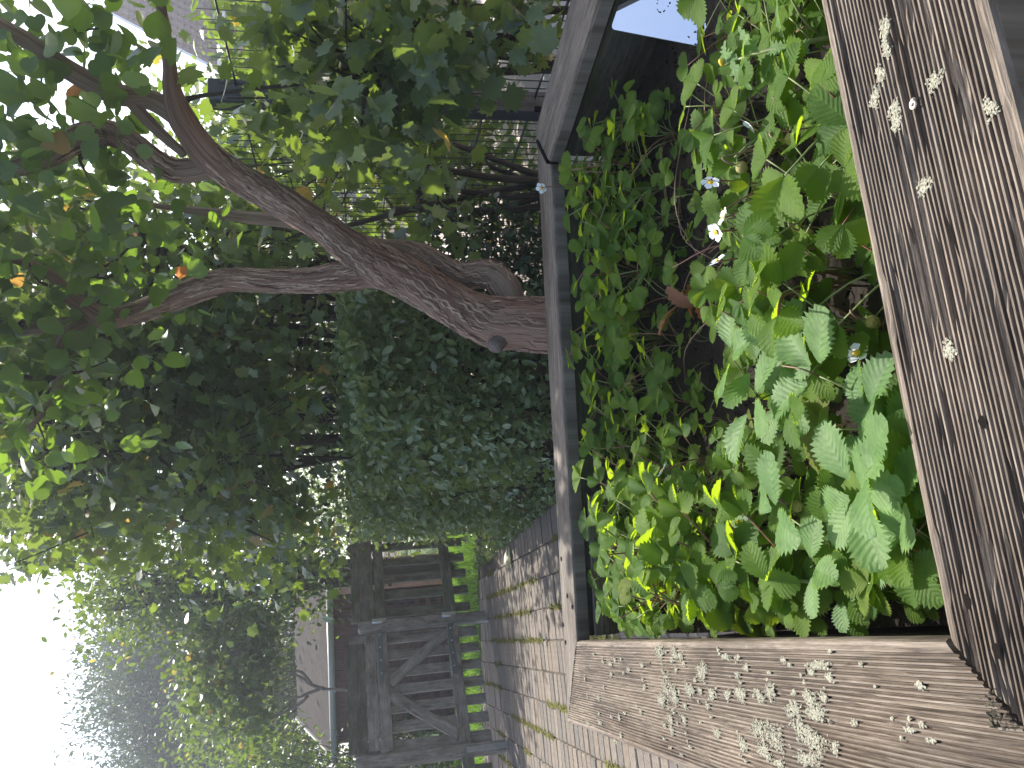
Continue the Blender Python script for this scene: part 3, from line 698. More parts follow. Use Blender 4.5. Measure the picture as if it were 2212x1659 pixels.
gut = tube('gutter', [(sx0 - .16, SY - .15, eave - .005), (sx1 + .12, SY - .15, eave - .02)], [.045, .045], M['gutter'], shed, seg=12, sub=1)
for k in range(4):
    x = sx0 + .2 + k * (sx1 - sx0 - .3) / 3; mb = MB(); mb.obox((x, SY - .205, eave - .06), (.025, 0, 0), (0, .12, 0), (0, 0, .02)); mb.build('gutter_bracket', M['gutter'], gut)
mb = MB(); mb.obox((sx0 - .12, SY - .10, eave - .07), (sx1 - sx0 + .24, 0, 0), (0, .02, 0), (0, 0, .09)); mb.build('fascia', M['brown_board'], shed)

# ------------------------------------------------------------------ double wire mesh fence on the right
FA = Vector((1.27, 2.97, 0)); FDir = Vector((-.18, .68, 0)).normalized(); FNr = Vector((FDir.y, -FDir.x, 0))
def fp(s, z, d=0): return FA + FDir * s + FNr * d + Vector((0, 0, z))
s_post = .26
posts_s = [s_post - 2.5, s_post, s_post + 2.5, s_post + 5.0]
vw = mk('wire', *tube_data([(0, 0, .06), (0, 0, 1.74)], [.0026, .0026], 5, 1)[:2], M['wire'], True)
names = ['dark wire mesh fence panel nearest the camera at the right edge', 'dark wire mesh fence panel overgrown with maple behind the tree', 'farthest wire mesh fence panel behind the hedge']
for k in range(3):
    a, b = posts_s[k] + .045, posts_s[k + 1] - .045
    e = empty('mesh_fence_panel', fp((a + b) / 2, 0), names[k], 'fence panel', 'wire mesh fence panels')
    nw = int((b - a) / .05)
    for q in range(nw + 1):
        s = a + q * .05
        if k == 0 and s < -.75: continue
        p = fp(s, 0) - e.location; link('wire', vw, e, (p.x, p.y, 0))
    for zz in [.06, .26, .46, .665, .87, 1.07, 1.27, 1.47, 1.67]:
        for dd in (-.005, .005):
            V, Fc, U = tube_data([fp(a, zz, dd), fp(b, zz, dd)], [.0032, .0032], 5, 1)
            link('cross_wire', mk('cross_wire', V, Fc, M['wire'], True, U), e)
plabels = ['dark steel fence post beyond the right edge', 'dark steel fence post with clamp slots beside the maple leaves', 'dark steel fence post behind the leaning tree', 'last dark steel fence post behind the hedge']
for k, s in enumerate(posts_s):
    if k == 0: continue
    e = empty('fence_post', fp(s, 0), plabels[k], 'post', 'posts of the wire mesh fence')
    mb = MB(); mb.obox(fp(s - .03, 0, -.04), (0, 0, 1.78), FDir * .06, FNr * .08); mb.build('post_shaft', M['wire'], e, bevel=.004)
    mb = MB(); mb.obox(fp(s - .036, 0, -.062), (0, 0, 1.77), FDir * .072, FNr * .020); mb.build('clamp_bar', simple('clamp_bar_grey', (.05, .055, .066), .4, .3), e, bevel=.002)
    for q in range(15):
        mb = MB(); mb.obox(fp(s - .044, .12 + q * .105, -.0625), (0, 0, .03), FDir * .012, FNr * .021); mb.build('clamp_slot', M['screw'], e)

# ------------------------------------------------------------------ leaf shapes and clouds
def tmpl_oval(w=.24, fold=.25, drop=.12):
    V = [(0, 0, 0), (0, .35, fold * -.0), (0, .7, -drop * .4), (0, 1, -drop), (-w, .33, w * fold), (-w * .85, .66, w * fold - drop * .4), (w, .33, w * fold), (w * .85, .66, w * fold - drop * .4)]
    T = [(0, 1, 4), (1, 5, 4), (1, 2, 5), (2, 3, 5), (0, 6, 1), (1, 6, 7), (1, 7, 2), (2, 7, 3)]
    return np.array(V, float), np.array(T)
def tmpl_long(w=.14):
    V = [(0, 0, 0), (-w, .4, .03), (w, .4, .03), (0, 1, -.1)]
    return np.array(V, float), np.array([(0, 2, 1), (1, 2, 3)])
def tmpl_fan(outline, c=(0, .38), cup=.10, drop=.15):
    V = [(c[0], c[1], 0)]
    for x, y in outline:
        r2 = (x * x + (y - c[1]) ** 2); V.append((x, y, cup * abs(x) - drop * max(0, y - .3) ** 2 * 1.5 + .0 * r2))
    n_ = len(outline); T = [(0, 1 + i, 1 + (i + 1) % n_) for i in range(n_)]
    return np.array(V, float), np.array(T)
half = [(.10, -.05), (.36, .02), (.30, .16), (.54, .40), (.40, .45), (.46, .62), (.20, .60), (.22, .78), (.08, .82)]
OUT_MAPLE = [(0, 0)] + half + [(0, 1)] + [(-x, y) for x, y in half[::-1]]
halfr = [(.14, -.10), (.36, -.04), (.50, .20), (.50, .46), (.38, .70), (.17, .88)]
OUT_ROUND = [(0, .02)] + halfr + [(.0, 1.0)] + [(-x, y) for x, y in halfr[::-1]]
T_OVAL, T_LONG = tmpl_oval(), tmpl_long()
T_MAPLE = tmpl_fan(OUT_MAPLE); T_ROUND = tmpl_fan(OUT_ROUND, (0, .42), .16, .12)
T_SMALL = tmpl_oval(.30, .2, .1)
def orient(n_, up=.5, face=(0, 0, 0), hang=0.0):
    """random leaf frames: returns x, y(length), z(normal) arrays"""
    Z = rng.normal(0, 1, (n_, 3)); Z /= np.linalg.norm(Z, axis=1)[:, None]
    Z = Z + np.array([0, 0, up]) + np.array(face); Z /= np.linalg.norm(Z, axis=1)[:, None]
    Y = rng.normal(0, 1, (n_, 3)) + np.array([0, 0, -hang]); Y -= Z * (Y * Z).sum(1)[:, None]; Y /= np.linalg.norm(Y, axis=1)[:, None]
    return np.cross(Y, Z), Y, Z
def cloud(name, C, size, tm, mat, parent, up=.5, face=(0, 0, 0), hang=.3, kind='stuff', var=.3):
    C = np.asarray(C, float); n_ = len(C); X, Y, Z = orient(n_, up, face, hang)
    s = size * rng.uniform(1 - var, 1 + var, n_)
    tv, tt = tm
    curl = rng.uniform(.3, 2.2, n_)
    V = C[:, None, :] + s[:, None, None] * (tv[None, :, 0, None] * X[:, None] + (tv[None, :, 1, None] - .5) * Y[:, None] + tv[None, :, 2, None] * curl[:, None, None] * Z[:, None])
    T = (tt[None] + (np.arange(n_) * len(tv))[:, None, None]).reshape(-1, 3)
    o = link(name, mk_np(name, V.reshape(-1, 3), T, mat, np.repeat(rng.random(n_), len(tv))), parent)
    if kind: o['kind'] = kind
    return o
def in_ell(n_, c, r, shell=.0):
    D = rng.normal(0, 1, (n_, 3)); D /= np.linalg.norm(D, axis=1)[:, None]
    q = rng.uniform(shell ** 3, 1, n_) ** (1 / 3)
    return np.array(c) + D * q[:, None] * np.array(r)
def clumps(cs, per, spread):
    """leaves gathered round clump centres"""
    out = []
    for c in cs:
        k = max(3, int(per * rng.uniform(.5, 1.5))); sp = spread * rng.uniform(.6, 1.3)
        d = np.clip(rng.normal(0, 1, (k, 3)), -1.7, 1.7) * np.array([sp, sp, sp * .8]); out.append(np.array(c) + d)
    return np.concatenate(out)
def twigs(name, root, ends, mat, parent, r0=.02, r1=.003, sag=.08, kind='stuff', seg=5):
    mb = MB()
    for e in ends:
        a = Vector(root(e)) if callable(root) else Vector(root); b = Vector(e)
        m = (a + b) / 2 + Vector((random.gauss(0, .06), random.gauss(0, .06), random.gauss(.05, sag))) * (b - a).length
        V, Fc, U = tube_data([a, a.lerp(m, .5) + Vector((random.gauss(0, .02), random.gauss(0, .02), 0)), m, b], [r0, r0 * .75, r0 * .5, r1], seg, 3); mb.add(V, Fc, U)
    o = mb.build(name, mat, parent, smooth=True)
    if kind: o['kind'] = kind
    return o

# ------------------------------------------------------------------ the leaning tree behind the bed
TY = 3.0
tb = at(1185, 702, TY)
tree = empty('leaning_tree', (tb.x + .01, TY, 0), 'leaning tree with stringy reddish bark forking behind the raised bed', 'tree')
def rp_(px, Y): return px / 2 * Y / F_PX * 1.10
def limb(name, pts, mat, seg=24, sub=7, rough=.11, freq=5.0, twist=1.2, seed=0, parent=tree):
    P = [at(x, y, Y) if z is None else Vector((x, y, z)) for x, y, Y, d, z in pts]
    Rr = [rp_(d, Y if z is None else 3.0) for x, y, Y, d, z in pts]
    return tube(name, P, Rr, mat, parent, seg=seg, sub=sub, rough=rough, freq=freq, twist=twist, seed=seed)
trunk = limb('trunk', [(tb.x + .03, 3.0, 3.0, 178, 0.0), (tb.x + .015, 3.0, 3.0, 138, .22), (1185, 702, 3.0, 112, None), (1120, 698, 3.0, 106, None), (1075, 697, 3.0, 104, None), (1040, 688, 3.0, 92, None), (990, 664, 3.0, 84, None), (940, 636, 3.0, 80, None), (880, 602, 3.0, 80, None), (830, 578, 2.99, 80, None), (790, 556, 2.98, 74, None), (745, 528, 2.96, 62, None), (700, 494, 2.94, 56, None), (640, 455, 2.9, 56, None), (570, 415, 2.87, 55, None), (500, 375, 2.84, 54, None), (450, 338, 2.8, 56, None), (415, 292, 2.78, 50, None), (388, 245, 2.75, 46, None), (372, 195, 2.72, 33, None), (366, 140, 2.68, 24, None), (355, 60, 2.62, 19, None), (340, -40, 2.55, 15, None)], M['bark'], seg=72, sub=10, rough=.10, freq=11.0, seed=1)
limb('branch', [(850, 590, 3.01, 62, None), (800, 586, 3.02, 66, None), (750, 594, 3.03, 58, None), (700, 603, 3.05, 50, None), (640, 607, 3.08, 44, None), (560, 606, 3.1, 42, None), (500, 605, 3.12, 42, None), (450, 616, 3.14, 45, None), (400, 636, 3.16, 42, None), (340, 660, 3.18, 40, None), (280, 680, 3.2, 38, None), (225, 688, 3.2, 40, None), (180, 662, 3.2, 34, None), (140, 630, 3.18, 28, None), (110, 595, 3.16, 20, None), (60, 570, 3.14, 16, None), (-40, 540, 3.1, 12, None)], M['bark'], seg=28, seed=11)
limb('branch', [(235, 690, 3.2, 30, None), (190, 695, 3.22, 30, None), (130, 702, 3.25, 27, None), (60, 710, 3.3, 25, None), (-60, 725, 3.35, 20, None)], M['bark_up'], seg=18, seed=21)
limb('branch', [(200, 692, 3.21, 20, None), (150, 715, 3.18, 24, None), (120, 760, 3.12, 22, None), (130, 815, 3.05, 18, None), (100, 880, 3.0, 12, None), (60, 930, 2.95, 8, None)], M['bark_up'], seg=14, seed=22)
limb('branch', [(470, 355, 2.83, 40, None), (420, 368, 2.84, 42, None), (375, 368, 2.85, 42, None), (330, 345, 2.85, 41, None), (290, 312, 2.84, 40, None), (250, 292, 2.83, 41, None), (215, 287, 2.82, 44, None), (165, 300, 2.8, 44, None), (110, 335, 2.78, 38, None), (70, 352, 2.76, 32, None), (0, 372, 2.74, 26, None), (-90, 390, 2.7, 20, None)], M['bark_up'], seg=24, seed=31)
limb('branch', [(405, 268, 2.77, 36, None), (350, 228, 2.76, 36, None), (310, 212, 2.74, 34, None), (250, 204, 2.7, 36, None), (200, 180, 2.66, 35, None), (150, 152, 2.62, 33, None), (100, 118, 2.58, 31, None), (50, 82, 2.54, 29, None), (0, 55, 2.5, 26, None), (-90, 10, 2.45, 20, None)], M['bark_up'], seg=22, seed=41)
limb('branch', [(400, 335, 2.8, 14, None), (350, 290, 2.79, 20, None), (315, 255, 2.77, 22, None), (280, 215, 2.73, 22, None)], M['bark_up'], seg=14, seed=42)
limb('branch', [(1110, 660, 3.02, 50, None), (1095, 625, 3.03, 60, None), (1070, 597, 3.05, 58, None), (1035, 592, 3.07, 54, None), (1000, 596, 3.09, 50, None), (960, 580, 3.1, 48, None), (915, 556, 3.12, 48, None), (870, 540, 3.13, 40, None), (800, 532, 3.16, 38, None), (720, 500, 3.2, 34, None), (640, 480, 3.24, 28, None), (540, 470, 3.3, 22, None), (420, 455, 3.35, 15, None), (300, 440, 3.4, 8, None)], M['bark_up'], seg=24, seed=51)
limb('cut_stub', [(1090, 715, 2.98, 40, None), (1075, 738, 2.94, 36, None), (1066, 750, 2.92, 30, None)], M['cutwood'], seg=14, seed=61, rough=.05)
limb('branch', [(385, 225, 2.75, 20, None), (420, 210, 2.74, 9, None), (520, 195, 2.72, 8, None), (620, 185, 2.70, 7, None), (740, 175, 2.68, 5, None)], M['bark_dark'], seg=8, seed=71, rough=.04)
# stringy strips of bark lifting off the trunk and limbs
def strips(curve_pts, nst, name):
    PR = [list(at(x, y, Y) if z is None else Vector((x, y, z))) + [rp_(d, Y if z is None else 3.0)] for x, y, Y, d, z in curve_pts]
    Cc_ = catmull(PR, 14); V, T, Rn = [], [], []; nC = len(Cc_)
    fr = []; up = Vector((1, .3, .2))
    for i in range(nC):
        a = Vector(Cc_[max(i - 1, 0)][:3]); b = Vector(Cc_[min(i + 1, nC - 1)][:3]); tt = (b - a).normalized()
        sv = (up - tt * up.dot(tt)).normalized(); up = sv; fr.append((Vector(Cc_[i][:3]), sv, tt.cross(sv), Cc_[i][3]))
    for k in range(nst):
        rr = random.Random(k * 31 + nst); i0 = rr.randrange(0, nC - 8); ln_ = rr.randint(6, 26); an = rr.uniform(0, 6.283); w_ = rr.uniform(.0015, .0045); lift = rr.uniform(.001, .005); dr = rr.gauss(.9, .35) * .02
        base_i = len(V); m_ = 0; v_ = rr.random()
        for q in range(ln_):
            i = i0 + q
            if i >= nC: break
            c, s1, s2, rad = fr[i]; f = q / max(1, ln_ - 1); a_ = an + dr * q + .05 * math.sin(q * .9 + k)
            ww = w_ * math.sin(math.pi * (f * .9 + .05)); L_ = lift * (.35 + 1.2 * abs(f - .5))
            for sg in (-1, 0, 1):
                aa = a_ + sg * ww / rad; rr_ = rad * 1.03 + L_ * (1 if sg == 0 else .35) - (.002 if q in (0, ln_ - 1) else 0)
                V.append(c + s1 * math.cos(aa) * rr_ + s2 * math.sin(aa) * rr_); Rn.append(v_)
            m_ += 1
        for q in range(m_ - 1):
            b = base_i + q * 3
            T += [(b, b + 1, b + 4), (b, b + 4, b + 3), (b + 1, b + 2, b + 5), (b + 1, b + 5, b + 4)]
    o = link(name, mk_np(name, [tuple(v) for v in V], T, M['barkstrip'], Rn), tree); o['kind'] = 'stuff'
M['barkstrip'] = leafmat('bark_strip', (.10, .05, .032), (.50, .36, .28), (.1, .05, .03), rough=.9, tw=.02, spec=.2)
TRK = [(tb.x + .015, 3.0, 3.0, 138, .22), (1185, 702, 3.0, 112, None), (1120, 698, 3.0, 106, None), (1040, 688, 3.0, 92, None), (990, 664, 3.0, 84, None), (940, 636, 3.0, 80, None), (880, 602, 3.0, 80, None), (830, 578, 2.99, 80, None), (790, 556, 2.98, 74, None), (745, 528, 2.96, 62, None), (700, 494, 2.94, 56, None), (640, 455, 2.9, 56, None), (570, 415, 2.87, 55, None), (500, 375, 2.84, 54, None), (450, 338, 2.8, 56, None)]
strips(TRK, 900, 'bark_strips')
strips([(800, 586, 3.02, 66, None), (750, 594, 3.03, 58, None), (700, 603, 3.05, 50, None), (640, 607, 3.08, 44, None), (560, 606, 3.1, 42, None), (500, 605, 3.12, 42, None), (450, 616, 3.14, 45, None), (400, 636, 3.16, 42, None), (340, 660, 3.18, 40, None), (280, 680, 3.2, 38, None)], 420, 'bark_strips')
strips([(1095, 625, 3.03, 60, None), (1070, 597, 3.05, 58, None), (1035, 592, 3.07, 54, None), (1000, 596, 3.09, 50, None), (960, 580, 3.1, 48, None), (915, 556, 3.12, 48, None), (870, 540, 3.13, 40, None)], 260, 'bark_strips')
strips([(420, 368, 2.84, 42, None), (375, 368, 2.85, 42, None), (330, 345, 2.85, 41, None), (290, 312, 2.84, 40, None), (250, 292, 2.83, 41, None), (215, 287, 2.82, 44, None), (165, 300, 2.8, 44, None), (110, 335, 2.78, 38, None)], 300, 'bark_strips')
# crown of round leaves
tips = []
for (x, y, Y) in [(60, 90, 2.6), (150, 60, 2.55), (30, 250, 2.65), (120, 330, 2.75), (40, 430, 2.8), (230, 60, 2.6), (200, 400, 2.85), (60, 560, 3.1), (120, 640, 3.1), (40, 720, 3.2), (150, 820, 3.1), (60, 900, 3.0), (230, 780, 3.2), (100, 960, 3.1), (290, 560, 3.2), (330, 470, 3.2), (90, 190, 2.7)]:
    tips.append(at(x, y, Y))
over = []  # unseen clumps above the view, added along the sun line to shade the far bed
for _ in range(46):
    z_ = rng.uniform(2.6, 3.3); yb = rng.uniform(1.27, 1.85); over.append(Vector((rng.uniform(-.05, 1.35) + .07 * (z_ - .75), yb + (z_ - .75) * .78, z_)))
over += [Vector((rng.uniform(-.25, .5), rng.uniform(3.7, 4.2), rng.uniform(2.9, 3.4))) for _ in range(8)]
twigs('twigs', lambda e: min([at(140, 630, 3.18), at(60, 710, 3.3), at(130, 815, 3.05), at(165, 300, 2.8), at(100, 118, 2.58), at(-60, 725, 3.35), at(-90, 10, 2.45), at(-90, 390, 2.7)], key=lambda q: (q - Vector(e)).length), tips + over, M['bark_dark'], tree, .010, .002)
inframe = clumps(tips, 46, .17); inframe = inframe[rng.permutation(len(inframe))]
big_round = mk_np('leaf', T_ROUND[0] - np.array([0, 0, 0]), T_ROUND[1], M['round'], None)
big_mats = leafmat('round_leaf_single', (.045, .10, .03), (.07, .14, .035), (.22, .36, .03), rough=.40, tw=.46, under=(.085, .14, .06), objrnd=True)
big_round.materials.clear(); big_round.materials.append(big_mats)
X, Yv, Zv = orient(len(inframe), .35, (0, -.3, 0), .5)
for i in range(min(260, len(inframe))):
    s = .062 * rng.uniform(.6, 1.35)
    o = link('leaf', big_round, tree, (0, 0, 0))
    Mx = Matrix(((X[i][0] * s, Yv[i][0] * s, Zv[i][0] * s, inframe[i][0] - tree.location.x), (X[i][1] * s, Yv[i][1] * s, Zv[i][1] * s, inframe[i][1] - tree.location.y), (X[i][2] * s, Yv[i][2] * s, Zv[i][2] * s, inframe[i][2]), (0, 0, 0, 1)))
    o.matrix_basis = Mx
cloud('crown', np.concatenate([clumps(over, 60, .15), inframe[260:]]), .062, T_ROUND, M['round'], tree, .4, (0, -.2, 0), .5, var=.35)

# ------------------------------------------------------------------ hedge beside the path
hd = empty('clipped_hedge', (-.75, 5.9, 0), 'waist high clipped hedge of pointed oval leaves beside the brick path', 'hedge')
def hedge_pts(n_):
    out = []
    while len(out) < n_:
        y = rng.uniform(3.75, 7.45); xl = edge_x(y) + .10 + .10 * math.sin(y * 2.1) + .08 * math.sin(y * 5.3 + 1); xr = min(.55, 1.0 - (y - 3.7) * .26)
        x = rng.uniform(xl, xr); top = 1.30 + .05 * math.sin(x * 5 + y * 3) - .35 * max(0, y - 6.9); z = rng.uniform(.16, top)
        dl = (x - xl) + .10 * max(0, .5 - z) * 0; dt = top - z; df = y - 3.75 - .18 * (1 - z / 1.3); d = min(dl, dt, df)
        if z < .25 and rng.random() < .6: continue
        if df < 0: continue
        nz = .13 * mnoise.noise(Vector((x * 3.5, y * 3.5, z * 3.5))) + .07 * mnoise.noise(Vector((x * 9, y * 9, z * 9)))
        if d < max(0, nz): continue
        if rng.random() < math.exp(-max(0, d - max(0, nz)) / .11) + .10: out.append((x, y, z))
    return np.array(out)
cloud('foliage', hedge_pts(17000), .066, T_OVAL, M['hedge'], hd, .55, (-.15, -.35, 0), .25)
# loose shoots poking out of the top
sh_ = []
for _ in range(40):
    y = rng.uniform(3.9, 7.6); x = rng.uniform(edge_x(y) + .2, .3); L = rng.uniform(.08, .22); dx, dy = rng.normal(0, .05, 2)
    for q in range(9): f = q / 8; sh_.append((x + dx * f + rng.normal(0, .015), y + dy * f + rng.normal(0, .015), 1.27 + L * f))
cloud('shoots', sh_, .058, T_OVAL, M['hedge'], hd, .5, (0, -.2, 0), -.4)
hst = [(rng.uniform(edge_x(yy) + .3, .3), yy, 0) for yy in rng.uniform(4.0, 8.0, 60)]
mb = MB()
for p in hst:
    a = Vector(p); b = a + Vector((rng.normal(0, .12), rng.normal(0, .12), rng.uniform(.7, 1.1))); V, Fc, U = tube_data([a, a.lerp(b, .5) + Vector((rng.normal(0, .04), rng.normal(0, .04), 0)), b], [.012, .009, .004], 5, 3); mb.add(V, Fc, U)
o = mb.build('stems', M['bark_dark'], hd, True); o['kind'] = 'stuff'
# weeds and litter along the hedge foot
wp = []
for _ in range(1500):
    y = rng.uniform(4.6, 8.2); x = edge_x(y) + abs(rng.normal(0, .16)) - .01; wp.append((x, y, rng.uniform(.005, .07)))
o = cloud('ground_weeds', wp, .04, T_SMALL, M['hedge'], None, .9); tag(o, 'small green weeds along the foot of the hedge', 'weeds')
wp = [(edge_x(y) + rng.uniform(0, .6), y, .006) for y in rng.uniform(4.6, 8.3, 900)]
o = cloud('leaf_litter', wp, .04, T_SMALL, simple('brown_litter', (.12, .07, .04), .9, 0, .5, 30), None, 3); tag(o, 'brown fallen leaf litter under the hedge', 'leaf litter')
lo = link('fallen_leaf', mk_np('fallen_leaf', T_ROUND[0] * .16, T_ROUND[1], M['hedge'], np.full(len(T_ROUND[0]), .3)), None, atz(1097, 1190, .02), (0.1, -.15, 2.2)); tag(lo, 'large dark green fallen leaf on the paving by the hedge', 'leaf')

# ------------------------------------------------------------------ maples
def shrub(name, label, cat, base, cents, per, spread, size, tm, mat, stem_mat, r0, up=.4, face=(0, -.3, 0), hang=.6, group=None, partname='crown', fork=None, ntrunk=99):
    e = empty(name, base, label, cat, group)
    cents = [Vector(c) for c in cents]
    forks = fork or [Vector(base) + Vector((0, 0, .3))]
    for f in forks[:ntrunk]:
        b = Vector(base) + Vector((random.gauss(0, .05), random.gauss(0, .05), 0)); f = Vector(f)
        m = b.lerp(f, .5) + Vector((random.gauss(0, .04), random.gauss(0, .04), 0)) * (f - b).length
        tube('trunk', [b, b.lerp(m, .5), m, f], [r0, r0 * .9, r0 * .8, r0 * .55], stem_mat, e, seg=10, sub=4, rough=.06)
    twigs('twigs', lambda c: min(forks, key=lambda q: (Vector(q) - Vector(c)).length), cents, stem_mat, e, r0 * .4, .003)
    cloud(partname, clumps(cents, per, spread), size, tm, mat, e, up, face, hang)
    return e
def boxc(n_, x0, x1, y0, y1, Y0, Y1, mask=None):
    out = []
    while len(out) < n_:
        x, y, Y = rng.uniform(x0, x1), rng.uniform(y0, y1), rng.uniform(Y0, Y1)
        if mask and not mask(x, y): continue
        out.append(at(x, y, Y))
    return out
# maple by the mesh fence, right edge
mk1 = lambda x, y: y < 330 - max(0, x - 930) * 1.35 and not (x < 560 and y < 190) and (x > 720 or rng.random() < .6)
shrub('field_maple', 'dark field maple with lobed leaves hanging over the mesh fence at the right', 'tree', (1.30, 2.75, 0), boxc(66, 480, 1150, -80, 330, 2.35, 3.0, mk1), 14, .085, .082, T_MAPLE, M['maple'], M['bark_dark'], .020, .1, (-.2, -.5, .1), 1.2, 'maples along the fence', fork=[at(1050, 120, 2.72), at(900, 60, 2.7), at(800, 160, 2.75), at(1000, 20, 2.65)])
# sapling with several crossing stems between tree and post
shrub('field_maple', 'many-stemmed field maple growing through the mesh between tree and steel post', 'tree', (.98, 3.75, 0), boxc(44, 480, 1010, 280, 560, 3.3, 4.4), 10, .11, .07, T_MAPLE, M['maple'], M['bark_dark'], .022, .1, (-.1, -.5, .1), .9, 'maples along the fence', fork=[at(950, 300, 3.7), at(900, 400, 3.8), at(850, 450, 4.0), at(760, 330, 3.7), at(980, 480, 4.2), at(700, 500, 4.1), at(1060, 360, 3.8)])
# bushes beyond the fence in full sun
for (lab, x0, x1, y0, y1, Y0, Y1, nn_, base) in [
    ('sunlit yellow-green shrub close behind the wires beside the steel post', 430, 930, -60, 320, 4.6, 6.6, 84, (2.6, 5.4, 0)),
    ('sunlit lime green bush beyond the mesh fence right of the leaning tree', 500, 880, 60, 520, 6.0, 8.5, 50, (2.0, 7.2, 0)),
    ('tall lime green bush beyond the fence under the tiled house roof', 400, 620, 170, 430, 8.5, 11.0, 42, (3.2, 9.8, 0)),
    ('low lime green shrub on the pale path side of the mesh fence', 930, 1120, 290, 480, 4.6, 5.6, 26, (1.3, 5.2, 0))]:
    cs = boxc(nn_, x0, x1, y0, y1, Y0, Y1, lambda x, y: not (x < 520 and y < 200))
    shrub('lime_bush', lab, 'bush', base, cs, 42, .26, .085, T_OVAL if nn_ < 50 else T_MAPLE, M['lime'], M['bark_dark'], .02, .5, (0, -.2, 0), .4, 'bushes beyond the mesh fence')
# big maples behind the hedge, filling the middle
mid_mask = lambda x, y: y < 1180 - max(0, 160 - x) * .35 + max(0, x - 450) * .12
fk = lambda *a: [at(*q) for q in a]
shrub('field_maple', 'tall maple overhanging the hedge with its leaves against the white sky', 'tree', at(1085, 1010, 6.0) * Vector((1, 1, 0)) if False else Vector((-.55, 6.3, 0)), boxc(190, -60, 620, 720, 1210, 4.6, 6.8, mid_mask), 44, .24, .074, T_MAPLE, M['maple'], M['bark_dark'], .05, .2, (-.1, -.4, .1), .9, 'maples along the fence', fork=fk((500, 900, 5.6), (420, 1050, 5.6), (300, 820, 5.4), (560, 760, 5.8), (200, 960, 5.2)))
shrub('field_maple', 'shady maple directly behind the upright limb of the leaning tree', 'tree', Vector((.25, 5.6, 0)), boxc(170, -60, 700, 380, 830, 4.2, 6.4), 40, .22, .068, T_MAPLE, M['maple'], M['bark_dark'], .045, .2, (0, -.4, .1), .8, 'maples along the fence', fork=fk((500, 600, 5.2), (600, 700, 5.3), (350, 520, 5.0), (250, 650, 5.2), (700, 560, 5.0)))
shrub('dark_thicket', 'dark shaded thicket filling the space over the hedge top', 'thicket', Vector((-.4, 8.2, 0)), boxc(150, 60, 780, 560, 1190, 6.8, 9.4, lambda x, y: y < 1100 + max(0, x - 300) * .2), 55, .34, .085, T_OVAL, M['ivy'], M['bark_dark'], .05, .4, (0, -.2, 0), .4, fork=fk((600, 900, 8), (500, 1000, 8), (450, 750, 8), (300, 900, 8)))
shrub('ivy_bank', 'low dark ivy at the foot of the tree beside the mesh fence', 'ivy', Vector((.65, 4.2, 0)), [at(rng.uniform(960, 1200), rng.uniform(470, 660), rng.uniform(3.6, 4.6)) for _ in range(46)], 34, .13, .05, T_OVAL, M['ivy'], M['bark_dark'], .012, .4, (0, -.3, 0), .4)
# a long drooping spray of maple across the shade, catching light
sp_ = [at(430 + 12 * k, 1010 - 8 * k + rng.normal(0, 25), 4.2 + rng.normal(0, .1)) for k in range(20)] + [at(540 + 9 * k, 1030 + 6 * k + rng.normal(0, 20), 4.3) for k in range(14)]
shrub('maple_spray', 'pale spray of maple leaves drooping in front of the dark thicket', 'branch', Vector((-.5, 4.9, 0)), sp_, 7, .07, .078, T_MAPLE, M['maple'], M['bark_dark'], .012, .9, (0, -.1, .3), .2, fork=fk((480, 980, 4.5),))

tw_e = empty('maple_sprig', at(120, 1165, 4.6) * Vector((1, 1, 0)), 'thin maple sprig hanging free against the white sky at the top', 'sprig')
sp0 = [at(190, 1150, 4.6), at(120, 1180, 4.55), at(60, 1205, 4.5), at(-20, 1235, 4.45)]
tube('twig', sp0, [.005, .004, .003, .002], M['bark_dark'], tw_e, seg=6, sub=5)
cloud('leaves', [sp0[i_].lerp(sp0[i_ + 1], f_) + Vector((rng.normal(0, .03), 0, rng.normal(0, .03))) for i_ in range(3) for f_ in (.1, .35, .6, .85)], .07, T_MAPLE, M['maple'], tw_e, .1, (0, -.5, 0), .4)
# ------------------------------------------------------------------ trees left of centre and far behind
shrub('dark_branched_tree', 'mid green tree with dark forked branches right of the shed roof', 'tree', Vector((-2.4, 10.2, 0)), boxc(180, 190, 740, 1150, 1370, 9.2, 11.0, lambda x, y: y < 1400 - max(0, 300 - x) * .9 - max(0, x - 520) * .75 and y > 1120), 46, .30, .085, T_OVAL, M['leaf_left'], M['bark_dark'], .07, .3, (0, -.2, 0), .6, 'garden trees behind the gate', fork=fk((640, 1270, 10.2), (500, 1290, 10.1), (400, 1240, 10.2), (560, 1200, 10.0), (330, 1290, 10.2)))
st_b = at(752, 1490, 9.6)
e = shrub('slender_tree', 'slender grey-stemmed young tree in front of the shed roof', 'tree', Vector((st_b.x, 9.6, 0)), boxc(60, 400, 590, 1340, 1570, 9.3, 10.2), 34, .16, .075, T_ROUND, M['leaf_left'], M['bark_grey'], .030, .3, (0, -.3, 0), .5, 'garden trees behind the gate', fork=fk((694, 1488, 9.6), (520, 1420, 9.6), (500, 1480, 9.6), (510, 1580, 9.6), (450, 1450, 9.7)), ntrunk=1)
for q in ([(700, 1488), (670, 1478), (648, 1462), (590, 1440), (520, 1420)], [(690, 1488), (660, 1500), (640, 1506), (580, 1500), (500, 1480)], [(665, 1503), (640, 1525), (570, 1560), (510, 1580)], [(672, 1478), (655, 1455), (640, 1448)]):
    tube('branch', [at(a, b, 9.6) for a, b in q], [.022 - .004 * i_ for i_ in range(len(q))], M['bark_grey'], e, seg=8, sub=4)
